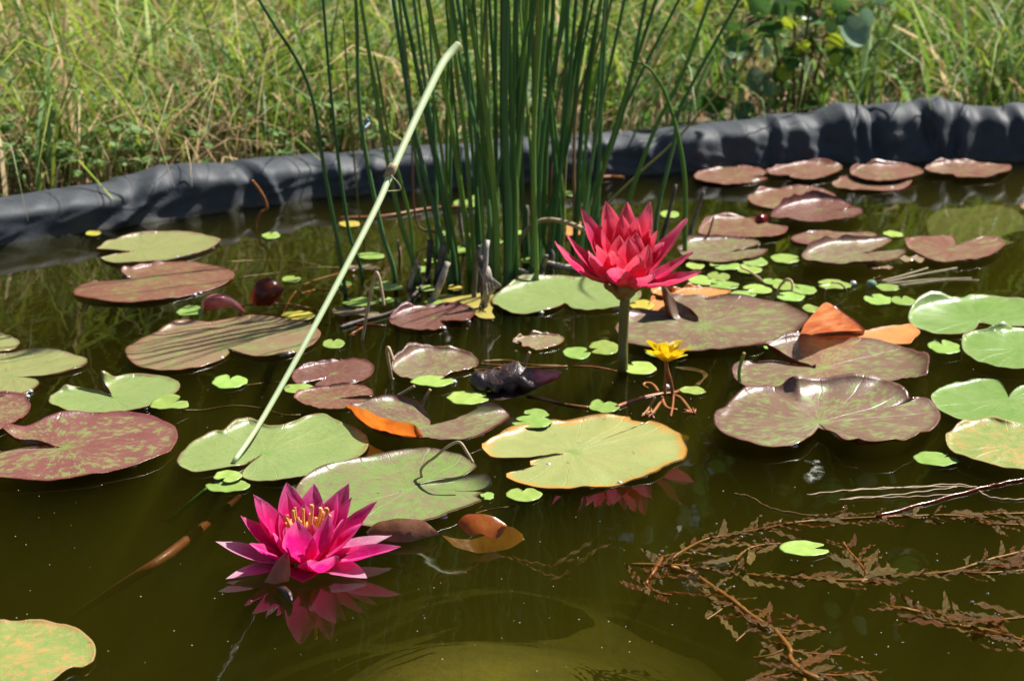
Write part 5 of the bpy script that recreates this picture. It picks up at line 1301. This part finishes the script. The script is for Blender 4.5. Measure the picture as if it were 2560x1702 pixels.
# bent dry stalks poking out of the water
def bent(tile, pts, w, mat, lab):
    Y = at(*nat(tile, *pts[0])).y; mb = MB()
    P = [atY(*nat(tile, *q), Y - .004*i) for i, q in enumerate(pts)]
    tube(mb, sp3(P, 8*(len(P)-1)), w*.5, 6); o = mb.build('bent_stalk', [M[mat]]); return tag(o, lab, 'bent stalk')
bent('E', [(150,800),(172,680),(205,500),(240,345),(262,350),(285,450),(302,560)], .0032, 'straw', 'sharply bent straw rising beside the outer reeds')
bent('E', [(352,1060),(340,980),(322,870),(332,848),(350,890),(365,940)], .0034, 'straw', 'short hooked straw beside the tilted reddish pad')
bent('E', [(352,1140),(358,1090),(366,1060)], .002, 'straw', 'tiny straw end beside the hooked straw')
bent('E', [(1250,1015),(1275,940),(1300,880)], .0032, 'straw', 'short straw sticking up behind the dark spent bud')
bent('E', [(330,1215),(420,1165),(510,1112)], .003, 'straw', 'thin straw running to the curled orange-edged pad')
bent('E', [(548,1260),(580,1200),(618,1135)], .003, 'straw', 'thin straw behind the curled orange-edged pad')
bent('H', [(575,205),(560,160),(558,115),(600,70),(650,35),(720,-25),(790,-65),(830,-60),(870,0),(912,72)], .0026, 'straw', 'wiry straw loop arching over the mottled grey-green pad')
bent('F', [(655,515),(665,470),(690,420),(730,382),(760,390),(772,420),(768,465)], .0032, 'straw', 'small straw hoop among the drift of little leaves')
bent('F', [(990,530),(992,490),(1002,445)], .0022, 'straw', 'straw needle above the orange folded leaf')
bent('F', [(1140,460),(1125,430),(1090,405),(1040,400)], .0022, 'straw', 'fine straw curl lying over a little leaf beside the bubbles')
bent('F', [(590,415),(540,370),(470,320),(420,300)], .0026, 'straw', 'straw sliver lying across the little leaves')
bent('F', [(412,1105),(405,1020),(418,950),(440,885)], .0038, 'reed_light', 'small green shoot standing at the tucked-behind brown pad')
for pts, w, mt, lab in [([(960,960),(1100,970),(1300,985),(1560,975)], .0022,'rust_stem','rusty runner stretching from the tilted pad past the dark bud'),
                        ([(1280,1180),(1400,1200),(1550,1240),(1700,1260)], .004,'rust_stem','rusty stem trailing from the dark bud underwater'),
                        ([(730,1035),(800,1015),(950,1000),(1100,985)], .0018,'rust_stem','thin red runner beside the nibbled little leaf'),
                        ([(1600,975),(1750,980),(1900,1010)], .002,'rust_stem','thin runner reaching the red flower stem'),
                        ([(0,680),(180,690),(320,700)], .003,'maroon_wet','red runner crossing under the bent straw'),
                        ([(180,695),(100,740),(60,770)], .002,'rust_stem','brown rootlet spreading under the bent straw')]:
    mb = MB(); S = sp3([at(*nat('E',*q), (.001 if i % 2 else -.002)) for i, q in enumerate(pts)], 14); tube(mb, S, w*.5, 5)
    o = mb.build('runner', [M[mt]]); tag(o, lab, 'runner')

bent('A', [(1752,1560),(1758,1520),(1790,1460),(1830,1430),(1812,1360),(1770,1290),(1728,1238)], .0035, 'rust_stem', 'reddish hooked stem rising out of the water in front of the liner')
for tl, pts, w, mt, lab in [('D', [(1560,260),(1800,250),(2050,262),(2200,290)], .002, 'rust_stem', 'thin drowned stem between the olive pad and the outermost reed'),
                        ('D', [(1650,365),(1900,335),(2150,300),(2330,300)], .002, 'weed_pale', 'pale drowned stem stretching towards the reeds behind the maroon leaf'),
                        ('D', [(2060,480),(2180,450),(2300,455),(2400,430)], .003, 'rust_stem', 'short drowned twig beside the leaning stalk near the maroon leaf'),
                        ('D', [(1940,620),(2000,500),(2100,410),(2320,340)], .0026, 'rust_stem', 'curved drowned stem rising from the yellow little leaf'),
                        ('D', [(1250,1275),(1400,1275),(1600,1245),(1800,1265),(1950,1310),(2150,1300)], .0018, 'weed_pale', 'long faint drowned runner in front of the sage folded pad'),
                        ('D', [(1690,1105),(1800,1090),(1900,1085),(1990,1090)], .0014, 'weed_pale', 'fine drowned thread joining the lime leaf to the half-shaded leaf'),
                        ('E', [(980,940),(1150,935),(1300,965),(1520,972)], .002, 'rust_stem', 'rusty drowned stem behind the dark spent bud'),
                        ('H', [(930,420),(1000,400),(1120,380),(1200,370)], .0016, 'weed_pale', 'faint drowned thread in front of the mottled pad')]:
    mb = MB(); S = sp3([at(*nat(tl,*q), -.003 - .004*(i % 2)) for i, q in enumerate(pts)], 16); tube(mb, S, w*.5, 5)
    o = mb.build('runner', [M[mt]]); tag(o, lab, 'runner')

# ------------------------------------------------------------------ yellow flower
def Zy(x, y): return 1600 + x / 5.6, 780 + y / 5.6
ft = at(*Zy(460, 1165)); Yy = ft.y
yel = empty('fringed_flower', ft, 'small frilly yellow flower on a thin stalk above the water', 'flower')
M['yellow'] = simple_mat('yellow', (0.82, 0.58, 0.004), (0.86, 0.66, 0.02), 200, 0.42, 0.35, 0.3)
M['yellow_spot'] = simple_mat('yellow_spot', (0.40, 0.20, 0.005), (0.6, 0.36, 0.01), 200, 0.5, 0.2, 0.3)
mb = MB(); tube(mb, sp3([atY(*Zy(462,1170),Yy), atY(*Zy(430,980),Yy), atY(*Zy(385,820),Yy), atY(*Zy(360,700),Yy)], 12), [.0019]*13, 6); mb.build('stalk', [M['rust_stem']], yel)
mb = MB(); tube(mb, sp3([atY(*Zy(350,1170),Yy), atY(*Zy(348,1000),Yy), atY(*Zy(360,850),Yy), atY(*Zy(362,740),Yy)], 12), [.0016]*13, 6); mb.build('stalk', [M['rust_stem']], yel)
cy = atY(*Zy(372, 690), Yy)
for (tx, ty, d, w) in [(225,415,.006,.018),(420,400,.012,.022),(615,505,.002,.016),(175,535,-.006,.014),(560,605,-.010,.014),(400,560,-.014,.020),(500,440,.010,.014)]:
    tip = atY(*Zy(tx, ty), Yy + d)
    root, L = cy, (tip-cy).length
    hor = Vector((tip.x-cy.x, d*0.8, 0)); hor = hor.normalized(); side = Vector((-hor.y, hor.x, 0)); side = (side*0.4 + Vector((1,0,0.0))*0.6).normalized()
    V, U = [], []; sd = random.uniform(0, 40)
    for i in range(9):
        tt = i/8
        for j in range(9):
            s = j/4 - 1
            wv = w*.68*(0.2 + 0.9*tt**.8)
            fr_ = 0.0042*tt**2*mnoise.noise(Vector((s*6+sd, tt*3, sd)))
            edge = -0.10*L*(abs(s)**3)*(tt**2) - 0.10*L*math.exp(-(s/.25)**2)*tt**3 + 0.05*L*tt**3*mnoise.noise(Vector((s*9+sd, 1, sd)))
            q = root.lerp(tip, tt) + side*s*wv + (tip-root).normalized()*edge + Vector((0, -1, .4))*(fr_*1.4 + .0015*abs(s)*tt) 
            V.append(q); U.append((tt, j/8))
    Fc = [(i*9+j, i*9+j+1, (i+1)*9+j+1, (i+1)*9+j) for i in range(8) for j in range(8)]
    mb = MB(); mb.add(V, Fc, 0, U); mb.build('petal', [M['yellow']], yel)
run = empty('runner', at(1640, 995), 'reddish runner with short side shoots under the yellow flower', 'runner')
for pts, w in [([(-330,1330),(-150,1260),(0,1215),(150,1175),(330,1145),(460,1140),(560,1100)],.0042), ([(465,1165),(560,1200),(640,1290),(710,1390)],.0034), ([(250,1110),(215,1050),(150,1000),(70,1000),(50,1030),(105,1070)],.0030),
               ([(210,1190),(150,1300),(80,1400),(30,1440)],.0026), ([(290,1250),(230,1340),(160,1430)],.003), ([(310,1190),(340,1290),(400,1350),(520,1370)],.003), ([(470,1170),(460,1300),(430,1460)],.0022)]:
    mb = MB(); S = sp3([at(*Zy(*q), .0012 - .0006*i) for i, q in enumerate(pts)], 20); tube(mb, S, w*.5, 6); mb.build('shoot', [M['rust_stem']], run)
for x, y in [(720,1405),(760,1420),(60,1440),(165,1435)]:
    mb = MB(); q = at(*Zy(x, y), .001)
    for k in range(5): tube(mb, [q, q+Vector((random.uniform(-.008,.008), random.uniform(-.012,.012), random.uniform(0,.004)))], [.0016,.0006], 5)
    mb.build('rootlet', [M['rust_stem']], run)
mb = MB()
for k in range(4):
    S = sp3([at(*Zy(460+k*30,780+k*8), -.002), at(*Zy(750+k*20,790+k*16), -.003), at(*Zy(940-k*15,880+k*10), -.002), at(*Zy(760+k*20,1030), -.003)], 12); tube(mb, S, .0010, 5)
o = mb.build('water_root', [M['weed_pale']]); tag(o, 'tangle of fine pale roots floating beside the yellow flower', 'roots')

# ------------------------------------------------------------------ pondweed
def wleaf_mesh(seed):
    rs = random.Random(seed); mb = MB(); V, U = [], []
    n = 22
    for i in range(n+1):
        tt = i/n; w = 0.085*(math.sin(math.pi*min(1, tt*.94+.06))**.7)*(1 + .35*mnoise.noise(Vector((tt*5, seed*3.1, 0))))
        for j in range(4):
            s = j/1.5 - 1
            V.append((tt, s*w + .05*math.sin(tt*4+seed), .035*math.sin(tt*24+s*2.4+seed)*abs(s) + .05*math.sin(tt*5+seed))); U.append((tt, j/3))
    mb.add(V, [(i*4+j, i*4+j+1, (i+1)*4+j+1, (i+1)*4+j) for i in range(n) for j in range(3)], 0, U)
    me = mb.mesh('leaf', [M['weed_leaf'] if seed % 3 else M['weed_pale']])
    return me
WL = [wleaf_mesh(s) for s in range(9)]
AIR = []
def air_mesh():
    if not AIR:
        me = bead_mesh().copy(); me.name = 'air_bubble'; me.materials.clear(); me.materials.append(M['air']); AIR.append(me)
    return AIR[0]
def pondweed(label, stems, leaf_len, dens, depth, skip=()):
    root = empty('pondweed', at(*nat('I', *stems[0][0][0]), -.01), label, 'pondweed')
    org = parent_origin(root)
    for pts, w in stems:
        S = sp3([at(*nat('I', *q), -depth*(0.4+.6*abs(mnoise.noise(Vector((i*.7, w*900, 1)))))) for i, q in enumerate(pts)], 10*(len(pts)-1))
        mb = MB(); tube(mb, S, [w*.5*random.uniform(.85,1.15) for _ in S], 6); mb.build('stem', [M['rust_stem']], root)
        L = 0; side = 1; flip = random.random() < .4
        for i in range(1, len(S)):
            L += (S[i]-S[i-1]).length
            if L > dens*random.uniform(.6, 1.4):
                L = 0; side = -side
                t_ = (S[i]-S[i-1]); a = math.atan2(t_.y, t_.x) + side*random.uniform(.2, .95)
                if flip: a += math.pi
                ln = leaf_len*random.uniform(.5, 1.25)
                o = new_obj('leaf', random.choice(WL), root)
                o.location = S[i] - org; o.rotation_euler = (random.uniform(-.6,.6), random.uniform(-.15,.10), a); o.scale = (ln, ln*random.uniform(.7,1.2), ln*.8)
                if random.random() < .22:
                    e = S[i] + Vector((math.cos(a), math.sin(a), 0)) * ln * random.uniform(.1, .9)
                    bb = new_obj('air_bubble', air_mesh(), root); r_ = random.uniform(.0008, .0018)
                    bb.location = Vector((e.x, e.y, .0002)) - org; bb.scale = (r_, r_, r_)
    return root
pondweed('brown pondweed stem lying along the surface beside the red wiry runner', [([(-60,740),(0,690),(160,605),(350,565),(600,520),(820,480),(1100,460),(1400,445),(1800,432),(2150,425),(2500,418)], .0026), ([(1800,432),(2000,445),(2160,490),(2400,500)], .002)], .034, .0060, .018)
pondweed('brown pondweed stem passing under the bitten little lime leaf', [([(-330,770),(0,780),(250,810),(550,850),(900,870),(1250,880),(1500,850),(1850,820),(2150,730),(2500,650)], .0030), ([(1870,815),(2100,830),(2500,795)], .0025),
          ([(1240,900),(1280,840),(1230,760),(1160,680),(1120,620)], .0024), ([(380,740),(430,690),(500,650),(640,630),(760,640)], .0022)], .034, .0060, .022)
pondweed('branching orange-brown pondweed stem sinking towards the pond floor', [([(-60,790),(80,830),(200,910),(350,1010),(500,1130),(640,1215),(750,1345),(760,1420),(870,1520),(1100,1600)], .0042), ([(860,1520),(850,1620)], .004),
          ([(640,1215),(800,1230),(1000,1220)], .002), ([(760,1360),(900,1380),(1100,1390)], .002), ([(870,1520),(1100,1530),(1290,1510)], .0022), ([(350,1010),(280,1080),(180,1150)], .0018), ([(560,1160),(470,1220),(380,1300)], .0018), ([(740,1340),(620,1390),(500,1410)], .0018), ([(850,1510),(650,1540),(420,1590)], .002)], .034, .0070, .024)
pondweed('russet pondweed sprig deeper in the water near the picture corner'.replace('near the picture corner', 'with pale hanging leaves'), [([(1420,1060),(1550,1075),(1750,1130),(1900,1190),(2100,1220),(2450,1320)], .0032), ([(2100,1220),(2250,1260),(2400,1400)], .0024), ([(1900,1190),(2100,1160),(2400,1130)], .0022)], .040, .0065, .034)
pondweed('sunken pale pondweed tuft at the end of the open water near the red reflection', [([(-120,720),(-180,820),(-230,900),(-220,960)], .003), ([(-230,900),(-160,960),(-60,980)], .002)], .034, .006, .02)
wr = empty('wiry_runner', at(*nat('I', 2050, 245)), 'red wiry runner with long pale roots lying on the water over the pondweed', 'runner')
for pts, w, mt in [([(1350,440),(1700,345),(2050,250),(2200,215),(2420,170)], .0030, 'maroon_wet'), ([(2050,245),(1880,220),(1600,238),(1300,250),(1080,268),(870,292)], .0013, 'straw'), ([(2040,240),(1850,235),(1500,245),(1150,265)], .0011, 'straw'),
                   ([(1900,240),(1700,265),(1450,295),(1130,318)], .0013, 'straw'), ([(1950,280),(1700,300),(1500,308),(1280,312),(1090,328)], .0011, 'straw'), ([(2050,265),(2120,305),(2250,322),(2400,322)], .0013, 'straw'), ([(370,285),(480,305),(590,370),(710,405),(940,440)], .0016, 'weed_pale')]:
    mb = MB(); S = sp3([at(*nat('I', *q), .001) for q in pts], 6*(len(pts)-1)); S = [p + Vector((0, .0012*math.sin(i*1.7), 0)) for i, p in enumerate(S)]
    tube(mb, S, w*.5, 5); mb.build('root' if mt != 'maroon_wet' else 'stem', [M[mt]], wr)
# fine floating stems across the drift
mb = MB()
o_pts = [[(1380,390),(1550,345),(1700,300)],[(1400,400),(1650,345),(1900,300)],[(1420,410),(1700,380),(2000,370)],[(1500,420),(1800,385),(2050,385)]]
for q in o_pts: tube(mb, sp3([at(*nat('F', *p), .0004) for p in q], 12), .0007, 5)
o = mb.build('sedge_straw', [M['straw']]); tag(o, 'fan of fine straw fibres floating beside the pale green bubble', 'straw')
# submerged tuft under the bud and amber leaf
for k, (x, y, lab) in enumerate([(1390, 1440, 'drowned brown weed tuft under the open water below the amber leaf'), (1060, 1460, 'drowned pale stem bending deep below the magenta flower')]):
    root = empty('water_weed', at(x, y, -.06), lab, 'water weed'); org = parent_origin(root)
    for j in range(7 if k == 0 else 2):
        o = new_obj('leaf', WL[(j*2+1) % 9], root); o.location = (random.uniform(-.01,.01), random.uniform(-.02,.02), 0); o.rotation_euler = (0, -.5, random.uniform(-1, 4)); o.scale = (.05, .03, .03)

# ------------------------------------------------------------------ plants on the bank
M['round_leaf'] = simple_mat('round_leaf', (0.055, 0.15, 0.03), (0.10, 0.20, 0.05), 8, 0.28, 0.3, 0.1)
M['grey_leaf'] = simple_mat('grey_leaf', (0.24, 0.34, 0.24), (0.17, 0.28, 0.15), 8, 0.35, 0.2, 0.1)
M['lime_leaf'] = simple_mat('lime_leaf', (0.34, 0.42, 0.02), (0.28, 0.38, 0.03), 8, 0.35, 0.45, 0.1)
def rleaf(mat):
    mb = MB(); V = [(0, 0, 0)]; n = 14
    for r in (.5, 1):
        for i in range(n):
            a = 2*math.pi*i/n; q = r*(1 + .08*math.cos(a)); V.append((.5 - .5*q*math.cos(a), .46*q*math.sin(a), .12*abs(q*math.sin(a)) + .06*r*r))
    V[0] = (.5, 0, 0)
    mb.add(V, [(0, 1+i, 1+(i+1) % n) for i in range(n)] + [(1+i, 1+n+i, 1+n+(i+1) % n, 1+(i+1) % n) for i in range(n)])
    return mb.mesh('leaf', [M[mat]])
RL = [rleaf(x) for x in ('round_leaf', 'round_leaf', 'round_leaf', 'grey_leaf', 'lime_leaf')]
def shrub(px, py_base, Y, label, leaves, stems, top):
    b0 = atY(px, py_base, Y); b0.z = GZ
    root = empty('poplar_sapling', b0, label, 'shrub')
    ends = []
    for (dx, dy, h) in stems:
        mb = MB(); P = [b0 + Vector((dx*.05, 0, -.02)), b0 + Vector((dx*.4, dy*.4, h*.4)), b0 + Vector((dx*.8, dy*.8, h*.8)), b0 + Vector((dx, dy, h))]
        S = sp3(P, 18); tube(mb, S, [.0030*(1-.8*i/18) for i in range(len(S))], 6); mb.build('stem', [M['reed_dry']], root)
        ends += S[4:]
    for (x, y, dd, sz, k) in leaves:
        p = atY(x, y, Y + dd); q = min(ends, key=lambda e: (e-p).length)
        mb = MB(); tube(mb, sp3([q, q.lerp(p, .5) + Vector((0, 0, .006)), p], 6), .0009, 4); mb.build('petiole', [M['reed_dry']], root)
        o = new_obj('leaf', RL[k], root); o.location = p - b0; sz = sz / 5600 * Y * 1.15
        o.scale = (sz, sz, sz); o.rotation_euler = (random.uniform(.6, 1.3), random.uniform(0, 6.28), random.uniform(-.6, .6))
    for j in range(top):                                    # the part above the picture, mirrored in the water
        q = random.choice(ends[len(ends)//3:]); p = q + Vector((random.gauss(0, .05), random.gauss(0, .05), random.gauss(0.02, .04)))
        if p.z < .42: continue
        o = new_obj('leaf', RL[random.choice([0, 1, 2, 3, 3])], root); o.location = p - b0; s_ = random.uniform(.022, .036); o.scale = (s_, s_, s_)
        o.rotation_euler = (random.uniform(.3, 1.5), random.uniform(0, 6.28), random.uniform(-.8, .8))
    return root
lv = []
for x, y, s, k in [(590,95,45,0),(700,175,50,0),(795,180,38,4),(885,35,45,0),(1110,155,60,3),(520,260,42,0),(300,330,50,0),(815,310,42,0),(965,360,42,1),(1190,365,46,0),(500,470,45,3),(590,510,42,3),(180,650,52,0),(310,720,48,1),(740,640,55,1),(720,560,48,0),
                   (1030,440,25,4),(880,320,25,4),(560,20,40,0),(640,60,36,3),(860,110,40,1),(900,200,40,3),(380,800,40,1),(760,720,40,1),(1040,590,34,1),(910,500,38,3),(940,690,30,1),(350,215,30,4),(130,100,30,4),(660,450,34,1),(1300,180,36,3),(1150,60,38,1),(1380,40,40,3),(450,120,34,1),(1180,250,30,1)]:
    nx, ny = nat('C', x, y); lv.append((nx, ny, random.uniform(-.05, .05), s*1.2, k))
for k in range(34):
    nx, ny = nat('C', random.gauss(760, 330), random.uniform(0, 720)); lv.append((nx, ny, random.uniform(-.05, .08), random.uniform(22, 46), random.choice([0, 1, 2, 1, 3, 4])))
shrub(1985, 330, 3.22, 'round-leaved sapling with dark green and silvery leaves behind the liner', lv, [(-.02, .05, .85), (.12, .0, .75), (-.14, .05, .62), (.20, .1, .68), (.04, -.03, .5)], 70)

def dry_stalk(tile, pts, Y, w, label, seed_from=0.6, fat=.006, mat='reed_dry', loose=True):
    P = [atp(tile, *q, Y + .03*i) for i, q in enumerate(pts)]
    g = P[0].copy(); g.z = GZ - .01
    root = empty('dry_grass_stalk', g, label, 'dry grass')
    S = sp3([g] + P, 8*len(P)); mb = MB(); tube(mb, S, w*.5, 5); mb.build('stem', [M[mat]], root)
    mb = MB(); n = len(S)
    for i in range(int(n*seed_from), n):
        for k in range(5):
            d = Vector((random.gauss(0, 1), random.gauss(0, 1), random.gauss(.2, 1))).normalized(); t_ = (S[min(i+1, n-1)]-S[i-1]).normalized()
            q = S[i] + d*fat*random.uniform(.2, .7); e = q + (t_*1.4+d*.5).normalized()*.008
            tube(mb, [q, q.lerp(e, .5), e], [.0006, .0017, .0004], 4)
    mb.build('seed_head', [M['straw']], root)
    return root
dry_stalk('C', [(1190,640),(1450,340),(1700,190),(1950,85),(2120,60),(2250,110),(2340,240)], 3.55, .0028, 'arching dry grass stalk with a drooping straw seed head, tallest behind the liner folds', .74, .007)
dry_stalk('C', [(1400,600),(1500,490),(1620,390),(1750,325),(1880,300),(2050,320)], 3.4, .003, 'pale straw grass stalk arching low over the liner folds', .25, .004, 'straw')
dry_stalk('C', [(1380,560),(1700,440),(1950,430),(2150,455),(2260,490),(2359,540)], 3.5, .0024, 'dry grass stalk ending in a tan seed head beyond the picture edge'.replace(' beyond the picture edge', ', nearly level with the liner top'), .72, .007)
dry_stalk('C', [(1110,740),(1040,700),(990,630),(930,560),(880,510)], 3.3, .0026, 'short straw seed stalk leaning into the round-leaved sapling', .3, .005, 'straw')
dry_stalk('C', [(690,740),(660,700),(620,655),(560,640)], 3.3, .0026, 'brown nodding seed head under the round-leaved sapling', .4, .006)
dry_stalk('C', [(880,520),(700,490),(520,390),(380,280),(230,160),(200,130)], 3.36, .0034, 'long rusty twig crossing in front of the sapling', .97, .003)
dry_stalk('A', [(2359,500),(2200,360),(2050,240),(1850,120),(1650,50),(1450,5)], 3.5, .0032, 'long reddish dry stem arching across the meadow behind the outer reeds', .93, .004)
dry_stalk('A', [(1250,480),(1260,300),(1330,190),(1500,165),(1600,125),(1720,100),(1800,95)], 3.6, .0026, 'green grass stalk with a horizontal straw seed head above the liner bulge', .6, .007, 'reed_light')
dry_stalk('A', [(1900,1050),(1880,920),(1800,860),(1720,900),(1690,950)], 3.0, .0030, 'bleached hooked seed stalk just over the liner', .5, .006, 'straw')
dry_stalk('A', [(1300,990),(1330,960),(1400,880),(1500,830),(1590,820)], 3.05, .0052, 'grey-white dry blade arching over the liner bulge', .99, .002, 'bleached')
dry_stalk('A', [(30,1400),(70,1330),(110,1250),(220,1090)], 2.85, .0030, 'straw seed stalk leaning at the low end of the liner', .1, .005, 'straw')
dry_stalk('A', [(250,1360),(160,1200),(70,1050),(0,920)], 2.9, .0070, 'wide orange-brown dead blade leaning beyond the low end of the liner', .99, .002, 'reed_dry')
dry_stalk('A', [(350,1340),(280,1230),(225,1060)], 2.9, .0040, 'short rusty stem next to the wide dead blade', .95, .003)

# ------------------------------------------------------------------ damselfly
M['damsel'] = simple_mat('damsel', (0.02, 0.30, 0.75), (0.03, 0.42, 0.85), 200, 0.3, 0, 0)
M['wing'] = simple_mat('wing', (0.35, 0.42, 0.45), (0.4, 0.45, 0.5), 100, 0.2, 0.6, 0)
Yd_ = at(912, 690).y - .006
df = empty('damselfly', atY(908, 318, Yd_), 'tiny bright blue damselfly perched on an outer reed', 'damselfly')
mb = MB(); S = [atY(906,324,Yd_), atY(909,318,Yd_), atY(913,312,Yd_-.004), atY(917,306,Yd_-.006), atY(921,299,Yd_-.008)]; tube(mb, sp3(S, 16), [.0018,.0024,.0020,.0013,.0011,.0010,.0010,.0010,.0010,.0010,.0010,.0010,.0010,.0011,.0012,.0013,.0010], 6); mb.build('body', [M['damsel']], df)
sheet3('wing', df, [[atY(911,315,Yd_), atY(925,305,Yd_-.010)], [atY(913,318,Yd_), atY(928,309,Yd_-.010)]], 'wing', .0001)

# ------------------------------------------------------------------ pollen and dust on the water
M['mote'] = simple_mat('mote', (0.36, 0.35, 0.27), (0.45, 0.43, 0.34), 50, 0.5, 0, 0)
mb = MB()
for k in range(190):
    x, y = random.uniform(0, 2560), random.triangular(640, 1702, 1600)
    c_ = at(x, y, 0.0006); r = random.uniform(.0002, .0006); a0 = random.uniform(0, 3)
    mb.add([c_ + Vector((math.cos(a0+j*1.257)*r, math.sin(a0+j*1.257)*r*1.3, 0)) for j in range(5)] + [c_ + Vector((0, 0, r*.5))], [(j, (j+1) % 5, 5) for j in range(5)])
o = mb.build('pollen_dust', [M['mote']]); tag(o, 'pale pollen specks scattered on the dark water', None, None, 'stuff')
